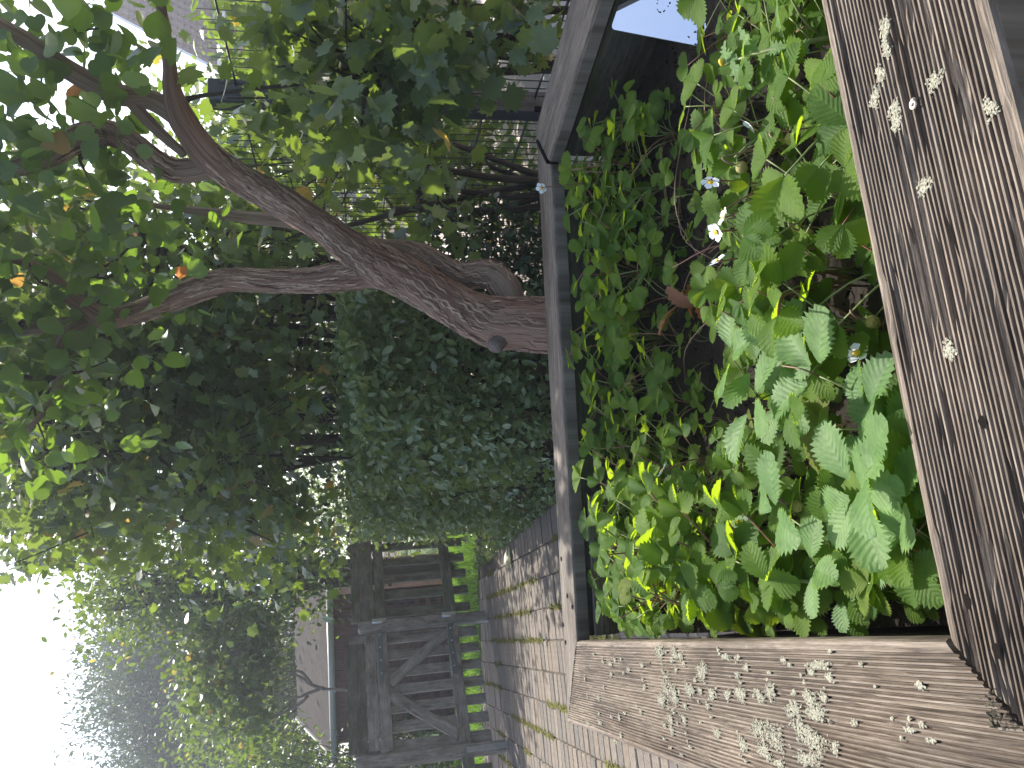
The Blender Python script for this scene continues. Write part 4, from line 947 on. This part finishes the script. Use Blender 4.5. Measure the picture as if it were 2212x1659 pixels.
shrub('leafy_bush', 'bright green climbing bush at the left corner of the shed roof', 'bush', Vector((-5.7, 10.8, 0)), boxc(100, 480, 1000, 1585, 1720, 10.0, 11.4, lambda x, y: x > 745 or y > 1560 + max(0, x - 560) * .5), 46, .22, .085, T_OVAL, M['leaf_left'], M['bark_dark'], .03, .3, (0, -.3, 0), 1.0, 'garden trees behind the gate')
shrub('leafy_bush', 'broad lime green bush rising behind the shed roof', 'bush', Vector((-4.4, 14.5, 0)), boxc(120, 400, 690, 1330, 1700, 13.8, 15.5), 56, .36, .10, T_OVAL, M['leaf_left'], M['bark_dark'], .05, .4, (0, -.2, 0), .5, 'garden trees behind the gate')
wm = lambda x, y: x > 210 + abs(y - 1490) * .55 - 30 * math.sin(y * .05)
shrub('willow_tree', 'hazy blue-green willow far behind the shed against the white sky', 'tree', Vector((-9.6, 24, 0)), boxc(300, 170, 620, 1320, 1720, 21, 25, wm), 260, .60, .18, T_LONG, M['willow'], M['bark_dark'], .16, .2, (0, -.2, 0), 1.4, 'garden trees behind the gate', fork=fk((450, 1500, 24), (380, 1450, 24), (400, 1580, 24), (330, 1510, 24)))
shrub('willow_tree', 'second grey-green tree at the far left edge behind the bush', 'tree', Vector((-12.5, 22, 0)), boxc(90, 330, 640, 1600, 1760, 20, 23), 80, .5, .13, T_LONG, M['willow'], M['bark_dark'], .12, .2, (0, -.2, 0), 1.2, 'garden trees behind the gate', fork=fk((500, 1660, 21), (420, 1690, 21)))
shrub('far_hedge', 'flowering bushes seen between the pickets beyond the lawn', 'hedge', Vector((-1.0, 14.0, 0)), [Vector((rng.uniform(-4.5, 1.2), rng.uniform(13.2, 15), rng.uniform(.2, 1.7))) for _ in range(120)], 34, .25, .085, T_OVAL, M['lime'], M['bark_dark'], .03, .4, (0, -.3, 0), .4, 'garden trees behind the gate')
shrub('far_trees', 'row of distant green trees closing the view beyond the fence', 'trees', Vector((6, 34, 0)), [Vector((rng.uniform(-6, 22), rng.uniform(32, 38), abs(rng.normal(0, 2.6)) + .5)) for _ in range(170)], 60, .9, .30, T_OVAL, M['lime'], M['bark_dark'], .2, .4, (0, -.3, 0), .4)

# ------------------------------------------------------------------ strawberry plants
def leaflet(w, L, fold, droop, nteeth, seed, serr=.13):
    """serrate leaflet growing along +y from origin; returns verts, faces, uv"""
    rr = random.Random(seed); rows = nteeth * 2; cols = [-1, -.55, 0, .55, 1]
    V, U, Fc = [], [], []
    for i in range(rows + 1):
        t = i / rows
        hw = w * (math.sin(math.pi * min(1, t * .93 + .035) ** 1.25) ** .72) * (1 if t < 1 else 0) + .004 * w
        for s in cols:
            q = hw
            yy = t
            if abs(s) == 1:
                q = hw * (1 + (serr * 1.4 if i % 2 else -serr)); yy = t + (.034 if i % 2 else -.012)
            cor = .019 * math.sin(2 * math.pi * (t * 8.0 - abs(s) * 2.4 * .5)) * (abs(s) ** .5) * w * 1.2
            z = fold * abs(s) * hw + cor - droop * t * t + .02 * rr.gauss(0, .3) * w
            V.append((s * q * L, min(yy, 1.03) * L, z * L)); U.append((s, t))
    n_ = len(cols)
    for i in range(rows):
        for k in range(n_ - 1): Fc.append((i * n_ + k, i * n_ + k + 1, (i + 1) * n_ + k + 1, (i + 1) * n_ + k))
    return V, Fc, U
def trifoliate(name, mat, stemmat, Lf, petiole, lean, seed, side=1.15, w=.40, nteeth=9, stalklet=.04, tilt=0.0):
    """leaf with its own stalk, root at the origin, leaning towards +y"""
    rr = random.Random(seed); mb_V, mb_F, mb_U, mi = [], [], [], []
    top = Vector((0, lean, math.sqrt(max(.0005, petiole ** 2 - lean ** 2))))
    mid = Vector((rr.gauss(0, .008), lean * .30, top.z * .62))
    V, Fc, U = tube_data([(0, 0, 0), mid, top], [.0016, .0014, .0011], 5, 4)
    mb_V += V; mb_F += Fc; mb_U += U; mi += [1] * len(Fc)
    for k, ang in enumerate((0, side, -side)):
        L = Lf * ((1.0 if k == 0 else .93) + rr.uniform(-.06, .06))
        V, Fc, U = leaflet(w * rr.uniform(.92, 1.08), 1.0, rr.uniform(.10, .45), rr.uniform(.02, .30), nteeth, seed * 7 + k)
        Mx = Matrix.Translation(top) @ Matrix.Rotation(tilt + rr.gauss(0, .12), 4, 'X') @ Matrix.Rotation(ang + rr.gauss(0, .1), 4, 'Z') @ Matrix.Rotation(rr.uniform(-.15, .45), 4, 'X') @ Matrix.Rotation(rr.gauss(0, .18), 4, 'Y') @ Matrix.Translation((0, stalklet * Lf, 0)) @ Matrix.Scale(L, 4)
        b = len(mb_V); mb_V += [Mx @ Vector(v) for v in V]; mb_F += [tuple(i + b for i in f) for f in Fc]; mb_U += U; mi += [0] * len(Fc)
    me = mk(name, mb_V, mb_F, [mat, stemmat], True, mb_U); me.polygons.foreach_set('material_index', mi); return me
SL = []
for k in range(16):
    pet = [.08, .11, .14, .18, .10, .13, .16, .07][k % 8]
    SL.append((pet, trifoliate('leaf', M['straw'], M['stem'] if k % 3 else M['stem_red'], .030 + .011 * (k % 4) / 3 + .003 * (k // 8), pet, pet * random.uniform(.25, .8), 500 + k, tilt=random.uniform(-.5, .35))))
SLL = [trifoliate('leaf', M['straw'], M['stem'], .048 + .004 * k, .12 + .015 * k, .05 + .01 * k, 700 + k, tilt=-.15 + .12 * k) for k in range(4)]
def soilz(p): return SZ + .018 * mnoise.noise(Vector((p.x * 7, p.y * 7, 0)))
def flower_mesh(seed):
    V, Fc, mi = [], [], []; rr = random.Random(seed)
    for k in range(5):
        a = k * 1.2566; b = len(V)
        for (r, d, z) in [(.002, 0, .0005), (.0055, -.62, .0012), (.0085, -.50, .0022), (.0100, 0, .0026), (.0085, .50, .0022), (.0055, .62, .0012)]:
            V.append(((r) * math.cos(a + d), r * math.sin(a + d), z + rr.gauss(0, .0003)))
        Fc.append(tuple(range(b, b + 6))); mi.append(0)
    b = len(V); V.append((0, 0, .0035))
    for k in range(8): V.append((.0032 * math.cos(k * .785), .0032 * math.sin(k * .785), .0022))
    for k in range(8): Fc.append((b, b + 1 + k, b + 1 + (k + 1) % 8)); mi.append(1)
    me = mk('flower', V, Fc, [M['petal'], M['yellow']], False); me.polygons.foreach_set('material_index', mi); return me
FM = [flower_mesh(k) for k in range(3)]
def berry_mesh():
    V, Fc, U = tube_data([(0, 0, 0), (0, 0, -.003), (0, 0, -.007), (0, 0, -.011), (0, 0, -.0125)], [.002, .0052, .0055, .003, .0008], 8, 2)
    mi = [0] * len(Fc)
    for k in range(7):
        a = k * .897; b = len(V)
        V += [Vector((.0015 * math.cos(a - .5), .0015 * math.sin(a - .5), .0005)), Vector((.0015 * math.cos(a + .5), .0015 * math.sin(a + .5), .0005)), Vector((.009 * math.cos(a), .009 * math.sin(a), .0025))]; Fc.append((b, b + 1, b + 2)); mi.append(1)
    me = mk('berry', V, Fc, [M['berry'], M['elder']], True); me.polygons.foreach_set('material_index', mi); return me
BMh = berry_mesh()

# mirror position is needed to keep plants off it
BL = atz(1512, 100, .665); TL = atz(1320, 63, .775)
dB = Vector(ray(1541, 20)); up_e = (TL - BL)
tt_ = (up_e.dot(BL - Vector((0, 0, CZ)))) / up_e.dot(dB)
BR0 = Vector((0, 0, CZ)) + dB * tt_
rt_e = (BR0 - BL).normalized()
upn = up_e.normalized(); nrm = rt_e.cross(upn).normalized()
if nrm.z < 0: nrm = -nrm

SPOTS = []
def mesh_pts(me):
    a = np.empty(len(me.vertices) * 3, np.float32); me.vertices.foreach_get('co', a); return a.reshape(-1, 3)[::3]
PTC = {}
def fits(me, base, loc, rot, sc):
    if me.name not in PTC: PTC[me.name] = mesh_pts(me)
    from mathutils import Euler
    Mx = np.array(Euler(rot).to_matrix()) @ np.diag(sc)
    P = PTC[me.name] @ Mx.T + np.array(base) + np.array(loc)
    for i in range(4):
        nn = OL[i][2]; a = inner[i]; d = (P[:, 0] - a.x) * nn.x + (P[:, 1] - a.y) * nn.y
        bad = (d > -.004) & ((P[:, 2] > ZB - .036) | (d > .010))
        if i == 2: bad &= P[:, 2] < ZB + .004
        if bad.any(): return False
    # keep clear of the mirror's face and of the sight line on to it
    q = P - np.array(BL); u_ = q @ np.array(rt_e); v_ = q @ np.array(upn); w_ = q @ np.array(nrm)
    if ((u_ > -.012) & (v_ > -.03) & (v_ < .17) & (w_ > -.02) & (w_ < .10)).any(): return False
    return True
def put_leaf(me, e, rr, ang, sc, jit=.13, loc=None, hf=1.0):
    loc = loc or (rr.gauss(0, .006), rr.gauss(0, .006), 0)
    for t in range(14):
        rot = tuple((Matrix.Rotation(rr.gauss(.06, .2), 3, 'X') @ Matrix.Rotation(ang, 3, 'Z') @ Matrix.Rotation(rr.gauss(0, jit), 3, 'Y')).to_euler())
        if fits(me, e.location, loc, rot, (sc, sc, sc * hf)): return link('leaf', me, e, loc, rot, (sc, sc, sc * hf))
        ang += rr.uniform(.5, 1.6); sc *= .95
    return None
def try_spot(p, mind):
    for q in SPOTS:
        if (q - p).length < mind: return False
    SPOTS.append(p); return True
def inside_bed(p, m=.03):
    for i in range(4):
        a = inner[i]; d = OL[i][1]; nn = OL[i][2]
        if (p - a).dot(nn) > -m: return False
    return True
zones = {'nl': [], 'nr': [], 'fl': [], 'fr': []}
k = 0
while len(SPOTS) < 96 and k < 14000:
    k += 1
    p = Vector((rng.uniform(-.56, .85), rng.uniform(.55, 1.68), 0))
    if not inside_bed(p, .022): continue
    if (p - Vector((BL.x + .10, BL.y + .06, 0))).length < .21 or p.x > .55 and p.y > 1.0: continue
    gapc = 1.16 + .04 * math.sin(p.x * 6)
    md = .080
    if abs(p.y - gapc) < .105 and p.x > -.22: continue
    # darker bare corner near the front left
    if (p - atz(1900, 930, .63) * Vector((1, 1, 0))).length < .09: continue
    if (p - atz(1690, 130, .63) * Vector((1, 1, 0))).length < .07: continue
    try_spot(p, md)
k = 0; n0 = len(SPOTS)
while len(SPOTS) < n0 + 16 and k < 4000:          # the left mound is the densest
    k += 1; p = Vector((rng.uniform(-.56, -.12), rng.uniform(.62, 1.55), 0))
    if inside_bed(p, .03): try_spot(p, .058)
for k_ in range(13):                               # a last row of small plants close to the left board
    q_ = c_nl.lerp(c_fl, .05 + k_ * .072) - OL[3][2] * .035; q_.z = 0
    if all((q_ - w_).length > .045 for w_ in SPOTS): SPOTS.append(q_)
ORD = ['first','second','third','fourth','fifth','sixth','seventh','eighth','ninth','tenth','eleventh','twelfth','thirteenth','fourteenth','fifteenth','sixteenth','seventeenth','eighteenth','nineteenth','twentieth','twenty-first','twenty-second','twenty-third','twenty-fourth']
cxm = (inner[0] + inner[1] + inner[2] + inner[3]) / 4
def mound(p):
    h_ = .72
    for cx_, cy_, sx_, sy_, a_ in [(-.30, 1.16, .20, .34, .85), (.16, .84, .24, .13, .62), (.16, 1.50, .34, .13, .62), (.45, .85, .2, .12, .25)]:
        h_ = max(h_, .72 + a_ * math.exp(-((p.x - cx_) / sx_) ** 2 - ((p.y - cy_) / sy_) ** 2))
    return h_
ROWS = [(.00, .22, 'in the row against the near rim board'), (.22, .40, 'in the sunny row second from the near board'), (.40, .58, 'just before the dark soil strip'), (.58, .80, 'just beyond the dark soil strip'), (.80, 2., 'in the back row under the far rim board')]
def depth_of(p): return -(p - inner[0]).dot(OL[0][2]) / .98
rowlist = {r[2]: sorted([q for q in SPOTS if r[0] <= depth_of(q) < r[1]], key=lambda q: q.x) for r in ROWS}
for si, p in enumerate(SPOTS):
    far = 'f' if p.y > 1.12 else 'n'
    base = Vector((p.x, p.y, soilz(p)))
    row = next(r[2] for r in ROWS if r[0] <= depth_of(p) < r[1] or r[1] == 2.)
    lst = rowlist[row]; k_ = next((i for i, q in enumerate(lst) if (q - p).length < 1e-6), 0)
    m_ = len(lst); nm = ('%s from the left' % ORD[k_]) if k_ < m_ / 2 else ('%s from the right' % ORD[m_ - 1 - k_])
    e = empty('strawberry_plant', base, 'strawberry %s %s' % (nm, row), 'strawberry plant', 'wild strawberry plants filling the raised bed')
    rr = random.Random(si * 13 + 5); nleaf = rr.randint(10, 15)
    big = far == 'n' and rr.random() < .55
    a0 = rr.uniform(0, 6.28)
    edge = 1.0 if not (.88 < p.y < 1.36 and p.x > -.25) else .78
    for q in range(nleaf):
        if big and q < 3: me = rr.choice(SLL)
        else:
            pool = SL if q > 4 else [s for s in SL if s[0] >= .13]
            me = rr.choice(pool)[1]
        sc = rr.uniform(.65, 1.08) * (.98 if big else .90)
        ang = a0 + q * 2.4 + rr.gauss(0, .3)
        put_leaf(me, e, rr, ang, sc * edge, hf=mound(p) * rr.uniform(.8, 1.15))
# seedlings on the bare strip
for k in range(18):
    p = bedpt(.10 + k * .034, rng.uniform(.46, .62)); 
    if p.x > .45: continue
    e = empty('strawberry_seedling', Vector((p.x, p.y, soilz(p))), 'tiny strawberry seedling, %s from the left on the dark soil strip' % ORD[min(k, 19)], 'seedling', 'seedlings on the bare soil strip')
    for q in range(rng.integers(2, 5)):
        link('leaf', SL[[0, 7, 4][rng.integers(0, 3)]][1], e, (0, 0, 0), (rng.normal(0, .15), rng.normal(0, .15), rng.uniform(0, 6.28)), rng.uniform(.35, .6))

# flowers, berries and runners
def stalked(name, x, y, z, label, meshes, head_tilt, cat, group, r=.0011, down=.12, col='stem'):
    h_ = atz(x, y, z); b = Vector((h_.x + random.gauss(0, .02), h_.y + .02 + random.gauss(0, .02), SZ))
    e = empty(name, b, label, cat, group)
    if head_tilt == 'nod':
        pts = [b, b.lerp(h_, .7) + Vector((.004, 0, .02)), h_ + Vector((.010, .002, .016)), h_ + Vector((.003, 0, .012)), h_]
    else: pts = [b, b.lerp(h_, .5) + Vector((.006, .004, .01)), h_]
    tube('stalk', pts, [r * 1.3] + [r] * (len(pts) - 1), M[col], e, seg=5, sub=4)
    o = link('flower_head' if head_tilt != 'nod' else 'berry', random.choice(meshes), e, h_ - b, (random.gauss(.75, .3), random.gauss(0, .4), random.uniform(0, 6.28)) if head_tilt != 'nod' else (random.gauss(0, .4), random.gauss(0, .4), 0))
    o.scale = (1.3,) * 3
    return e
fl = [(1620, 268, .77, 'white strawberry bud low beside the nodding brown berry'), (1535, 390, .79, 'open white strawberry flower topmost of the right hand group'), (1565, 470, .79, 'white strawberry flower seen edge on above its twin'), (1548, 500, .80, 'wide open white strawberry flower with yellow centre'), (1552, 565, .79, 'half hidden white strawberry flower lowest of its group'), (1852, 765, .74, 'white flower hanging near the dark gap by the near board'), (1433, 1018, .80, 'single white strawberry flower in the left hand leaves'), (1170, 405, .86, 'small white flower beside the far board'), (1598, 1130, .78, 'white flower tucked between the sunlit left leaves'), (1428, 1195, .79, 'white flower at the far left of the bed')]
for x, y, z, lab in fl: stalked('strawberry_flower', x, y, z, lab, FM, 'up', 'flower', 'strawberry flowers', col='stem_red')
bl_ = [(1700, 228, .75, 'brown nodding berry over a pale leaf'), (1590, 356, .77, 'green calyx on an arched stalk above the flowers'), (1600, 490, .77, 'unripe yellow berry beside the open flower'), (1770, 555, .75, 'unripe berry among the lower right leaves'), (1735, 500, .75, 'small green calyx between bright leaves'), (1870, 690, .73, 'green calyx by the near board'), (1695, 305, .76, 'pale green calyx on the forked stalk'), (1710, 1090, .76, 'dry calyx in the left hand leaves')]
for x, y, z, lab in bl_: stalked('strawberry_fruit', x, y, z, lab, [BMh], 'nod', 'berry', 'unripe strawberries', col='runner')
for k in range(16):
    a = bedpt(rng.uniform(.1, .85), rng.uniform(.2, .8)); b = a + Vector((rng.normal(0, .12), rng.normal(0, .12), 0)); b.z = a.z = SZ + .012
    if not inside_bed(b): continue
    m = (a + b) / 2 + Vector((rng.normal(0, .02), rng.normal(0, .02), rng.uniform(.01, .06)))
    o = tube('runner', [a, m, b], [.0009] * 3, M['runner'], None, seg=5, sub=5); tag(o, 'thin brown strawberry runner over the soil', 'runner', 'strawberry runners')
o = tube('dry_stalk', [atz(1690, 790, .80), atz(1740, 800, .79), atz(1800, 830, .74), atz(1830, 850, .70)], [.0008, .001, .0011, .0012], M['runner'], None, seg=5, sub=6); tag(o, 'long thin dry stalk crossing the gap near the near board', 'stalk')
# red-brown dead leaves
for k, (x, y) in enumerate([(1480, 640), (1510, 660), (1465, 660), (1500, 690), (1520, 630)]):
    p = atz(x, y, SZ + .03); V, Fc, U = leaflet(.34, .06, .3, .3, 7, k); V = [Vector(v) for v in V]
    o = link('dead_leaf', mk('dead_leaf', V, Fc, M['dead'], True, U), None, p, (random.gauss(0, .5), random.gauss(0, .5), random.uniform(0, 6))); tag(o, ['leftmost', 'second from the left', 'middle', 'second from the right', 'rightmost'][[2, 1, 3, 0, 4][k]] + ' curled red-brown dead leaf on the soil', 'dead leaf', 'dead leaves in the bed')

# pale weeds with larger leaflets (near left) and a groundsel
EL = [trifoliate('leaf', M['elder'], M['stem'], .062 + .007 * k, .14 + .02 * k, .05 + .015 * k, 900 + k, side=1.25, w=.36, nteeth=11, stalklet=.25, tilt=.1 * k - .1) for k in range(4)]
wl = [(1905, 1000, 'broad-leaved pale weed under the near rim board', 3, .80), (1960, 1160, 'pale green weed cluster at the front beside the near board', 4, .79), (1985, 1290, 'large pale three-part leaf weed in the near left corner', 4, .80), (1690, 1290, 'big pale weed leaf standing out among left strawberries', 3, .82), (1620, 850, 'pale weed leaf over the dark gap in the middle', 3, .76), (1740, 830, 'small pale weed beside the dry stalk', 3, .74)]
for k, (x, y, lab, nl_, zt) in enumerate(wl):
    t_ = atz(x, y, zt); b = Vector((t_.x + .01, t_.y + .07, SZ)); e = empty('pale_weed', b, lab, 'weed', 'pale weeds among the strawberries')
    for q in range(nl_):
        rr = random.Random(k * 9 + q); put_leaf(EL[(k + q) % 4], e, rr, math.pi + rr.uniform(-1.3, 1.3), rr.uniform(.62, .9), .16)
def strip_leaf(L, w, seed):
    rr = random.Random(seed); V, Fc, U = [], [], []; n_ = 10
    for i in range(n_ + 1):
        t = i / n_; hw = w * math.sin(math.pi * (t * .9 + .08)) * (1.45 if i % 2 else .65)
        for s in (-1, 0, 1): V.append((s * hw, t * L, .25 * abs(s) * hw - .25 * L * t * t)); U.append((s, t))
    for i in range(n_):
        for k in range(2): Fc.append((i * 3 + k, i * 3 + k + 1, i * 3 + k + 4, i * 3 + k + 3))
    return mk('leaf', V, Fc, M['elder'], True, U)
GL = [strip_leaf(.05, .010, 1), strip_leaf(.035, .008, 2), strip_leaf(.06, .008, 3)]
gA = atz(1775, 85, .74); gB = atz(1560, 140, .80)
e = empty('groundsel', Vector((gA.x, gA.y, SZ)), 'tall leaning weed with toothed leaves and one yellow bud', 'weed')
P_ = [Vector((gA.x + .01, gA.y - .02, SZ)), gA, gA.lerp(gB, .45) + Vector((0, 0, .012)), gB]
tube('stalk', P_, [.003, .0028, .0024, .0014], M['stem'], e, seg=7, sub=6)
for k in range(11):
    f = .08 + .085 * k; p = gA.lerp(gB, f) + Vector((0, 0, .012 * math.sin(f * 3.1)))
    link('leaf', GL[k % 3], e, p - e.location, (random.gauss(.2, .3), random.gauss(0, .3), k * 2.3), random.uniform(.5, .95))
V, Fc, U = tube_data([(0, 0, 0), (0, 0, .006), (0, 0, .009)], [.002, .003, .0026], 8, 2); link('yellow_bud', mk('yellow_bud', V, Fc, M['yellow'], True), e, gB - e.location, (.9, 0, .4))

# ------------------------------------------------------------------ mirror tile leaning in the bed
mh = up_e.length
mm_, mt_, mbsdf, _, _ = nodes('mirror_glass'); mbsdf.inputs['Metallic'].default_value = 1; mbsdf.inputs['Roughness'].default_value = .03; mbsdf.inputs['Base Color'].default_value = (.86, .88, .9, 1)
mir = empty('mirror_tile', BL, 'square mirror tile lying tilted in the bed, reflecting pale sky and speckled with soil', 'mirror')
def rrect(w, h, r, off):
    P = []
    for (cx0, cy0, a0) in ((w - r, h - r, 0), (r, h - r, 90), (r, r, 180), (w - r, r, 270)):
        for k in range(4):
            a = R(a0 + 30 * k); P.append(BL + rt_e * (cx0 + r * math.cos(a)) + upn * (cy0 + r * math.sin(a)) + nrm * off)
    return P
def slab(name, w, h, r, o0, o1, mat, inset=0):
    A = rrect(w, h, r, o0); B = rrect(w, h, r, o1); n_ = len(A)
    return link(name, mk(name, A + B, [tuple(range(n_))[::-1], tuple(range(n_, 2 * n_))] + [(i, (i + 1) % n_, n_ + (i + 1) % n_, n_ + i) for i in range(n_)], mat), mir)
slab('backing', mh, mh, .008, -.004, .0, simple('green_glass_edge', (.10, .16, .13), .2))
slab('mirror_face', mh - .0, mh, .008, .0006, .0012, mm_)
V, Fc = [], []
for k in range(150):
    rr = random.Random(k)
    if k < 105: a, b = rr.uniform(.0, .75) * mh, abs(rr.gauss(0, .05)) * mh + .01 * mh
    else:
        an = rr.uniform(0, 6.28); a, b = (.34 + .12 * math.cos(an)) * mh, (.52 + .07 * math.sin(an)) * mh
    c = BL + rt_e * a + upn * b + nrm * .0018; s = rr.uniform(.0008, .0028) * (1 if k < 105 else .6); j = len(V)
    for q in range(5): an = q * 1.257 + rr.uniform(-.4, .4); V.append(c + rt_e * math.cos(an) * s * rr.uniform(.5, 1.5) + upn * math.sin(an) * s * rr.uniform(.5, 1.5))
    Fc.append(tuple(range(j, j + 5)))
o = link('soil_specks', mk('soil_specks', V, Fc, M['screw']), mir); o['kind'] = 'stuff'

# ------------------------------------------------------------------ parked car and house beyond the fence
cpos = atz(1000, 180, 0) ; cpos.z = 0
car = empty('parked_car', cpos + Vector((1.2, .9, 0)), 'mauve-grey parked car half hidden behind fence and leaves', 'car')
cd = Vector((.93, .36, 0)).normalized(); cn = Vector((-cd.y, cd.x, 0))
prof_b = [(-2.0, .28), (-2.05, .55), (-1.98, .82), (-1.2, .95), (-.55, .98), (.0, .99), (1.2, 1.0), (1.85, .92), (1.98, .6), (1.95, .28)]
prof_c = [(-.95, .94), (-.35, 1.38), (.1, 1.46), (.9, 1.44), (1.45, 1.30), (1.75, .97)]
def cpt(l, w_, h_): return car.location + cd * l + cn * w_ + Vector((0, 0, h_))
def loft(name, prof, halfw, mat, parent, tum=.0):
    V = []; n_ = len(prof)
    for w_ in (-1, -.86, .86, 1):
        for l, h_ in prof:
            q = .94 if abs(w_) == 1 else 1.0
            V.append(cpt(l * (.985 if abs(w_) == 1 else 1), halfw * w_ * (1 - tum * max(0, h_ - .95)), (h_ - .6) * q + .6))
    Fc = [tuple(range(n_))[::-1], tuple(3 * n_ + i for i in range(n_))]
    for r_ in range(3):
        for i in range(n_): Fc.append((r_ * n_ + i, r_ * n_ + (i + 1) % n_, (r_ + 1) * n_ + (i + 1) % n_, (r_ + 1) * n_ + i))
    return link(name, mk(name, V, Fc, mat), parent)
paint = simple('mauve_grey_paint', (.22, .17, .17), .3, .3); glass = simple('car_glass', (.02, .025, .03), .05)
body = loft('body', prof_b, .86, paint, car); loft('roof_cabin', prof_c, .76, paint, car, .35)
for sgn in (-1, 1):
    V = [cpt(l, sgn * (.76 * (1 - .35 * max(0, h_ - .95)) + .006), h_) for l, h_ in [(-.80, 1.0), (-.32, 1.33), (.25, 1.38), (.25, 1.0)]]; link('side_window', mk('side_window', V, [(0, 1, 2, 3)], glass), car)
    V = [cpt(l, sgn * (.76 * (1 - .35 * max(0, h_ - .95)) + .006), h_) for l, h_ in [(.32, 1.0), (.32, 1.38), (.95, 1.36), (1.45, 1.02)]]; link('side_window', mk('side_window', V, [(0, 1, 2, 3)], glass), car)
    for l in (-1.25, 1.25):
        c = cpt(l, sgn * .80, .31); V, Fc, U = tube_data([c - cn * .09, c - cn * .07, c + cn * .07, c + cn * .09], [.28, .31, .31, .28], 20, 1)
        w_ = link('wheel', mk('wheel', V, Fc, simple('tyre', (.02, .02, .022), .8), True), car)
        V, Fc, U = tube_data([c + cn * sgn * .08, c + cn * sgn * .098], [.19, .17], 14, 1); link('rim', mk('rim', V, Fc, M['galv'], False), w_)
V = [cpt(-.90, s * .62, .99) for s in (-1, 1)] + [cpt(-.42, s * .56, 1.34) for s in (1, -1)]; V = [v - cd * .02 for v in V]; link('windscreen', mk('windscreen', V, [(0, 1, 2, 3)], glass), car)

# house with pantile roof, seen through the top right branches
HY = 27.0
hr0 = at(228, 22, HY + 3.5); he0 = at(470, 150, HY); 
house = empty('house', (he0.x + 5, HY + 3, 0), 'house with brown pantile roof and white dormer beyond the trees', 'house')
rl = Vector((1, .30, 0)).normalized()
slope = (hr0 - he0); vn = slope.normalized()
Lr = 7.5; ncol = int(Lr / .30); nrw = int(slope.length / .36)
link('roof', mk('roof', [he0, he0 + rl * Lr, hr0 + rl * Lr, hr0], [(0, 1, 2, 3)], simple('roof_underlay', (.05, .035, .03), .9)), house)
roof = house.children[-1]
tw_, th_ = .30, .38; V, Fc = [], []; rn = rl.cross(vn).normalized()
if rn.z < 0: rn = -rn
nprof = 6
for j in range(2):
    for i in range(nprof + 1):
        f = i / nprof; V.append(rl * (f * tw_) + vn * (j * th_) + rn * (.05 * math.sin(f * 2 * math.pi) + .06 + (.03 if j == 0 else 0)))
Fc = [(i, i + 1, nprof + 2 + i, nprof + 1 + i) for i in range(nprof)] + [tuple(range(nprof + 1))[::-1] ]
tme = [mk('roof_tile', V, Fc, simple('brown_pantile', c, .7, 0, .25, 12)) for c in [(.15, .075, .05), (.12, .06, .042), (.17, .09, .062)]]
cntt = 0; rest_t = []
for r_ in range(nrw):
    for c_ in range(ncol):
        p = he0 + rl * (c_ * tw_) + vn * (r_ * .36)
        if cntt < 300 and c_ < 16: link('roof_tile', tme[(r_ * 7 + c_ * 3) % 3], roof, p); cntt += 1
        else: rest_t.append(p)
mb = MB()
for p in rest_t: mb.add([p + v for v in V], Fc)
o = mb.build('more_roof_tiles', tme[0].materials[0], roof); o['kind'] = 'stuff'
white = simple('white_paint', (.75, .75, .73), .6)
mb = MB(); mb.obox(he0 - rl * .12 - rn * .05, vn * slope.length, rl * .12, rn * .22); mb.build('verge_board', white, house)
mb = MB(); mb.obox(he0 - Vector((0, .25, .25)), rl * Lr, Vector((0, .2, 0)), (0, 0, .2)); mb.build('eaves_gutter', white, house)
mb = MB(); mb.obox(Vector((he0.x + .3, he0.y + .4, 0)), rl * Lr, Vector((-.3, 1, 0)) * 4, (0, 0, he0.z - .1)); mb.build('house_wall', simple('house_brick', (.25, .13, .09), .9, 0, .3, 8), house)
# dormer
dc = he0 + rl * 3.4 + vn * (slope.length * .30)
mb = MB(); mb.obox(dc + rn * .05, rl * 1.5, Vector((-.3, 1, 0)) * 1.1, (0, 0, 1.15)); dm = mb.build('dormer', white, house)
mb = MB(); mb.obox(dc + Vector((0, -.1, .25)) + rl * .15, rl * 1.2, Vector((0, .05, 0)), (0, 0, .7)); mb.build('dormer_window', glass, dm)

# ------------------------------------------------------------------ thin air volume added in place of a veil of lens glare
hz = bpy.data.materials.new('glare_haze_air'); hz.use_nodes = True; t_ = hz.node_tree
for q in list(t_.nodes):
    if q.type == 'BSDF_PRINCIPLED': t_.nodes.remove(q)
pvn = t_.nodes.new('ShaderNodeVolumePrincipled'); pvn.inputs['Color'].default_value = (.86, .91, 1, 1); pvn.inputs['Density'].default_value = .0042; pvn.inputs['Anisotropy'].default_value = .45
t_.links.new(pvn.outputs[0], t_.nodes['Material Output'].inputs['Volume'])
mb = MB(); mb.obox((-160, -20, -1.05), (320, 0, 0), (0, 230, 0), (0, 0, 14.0)); o = mb.build('glare_haze', hz); o['kind'] = 'stuff'
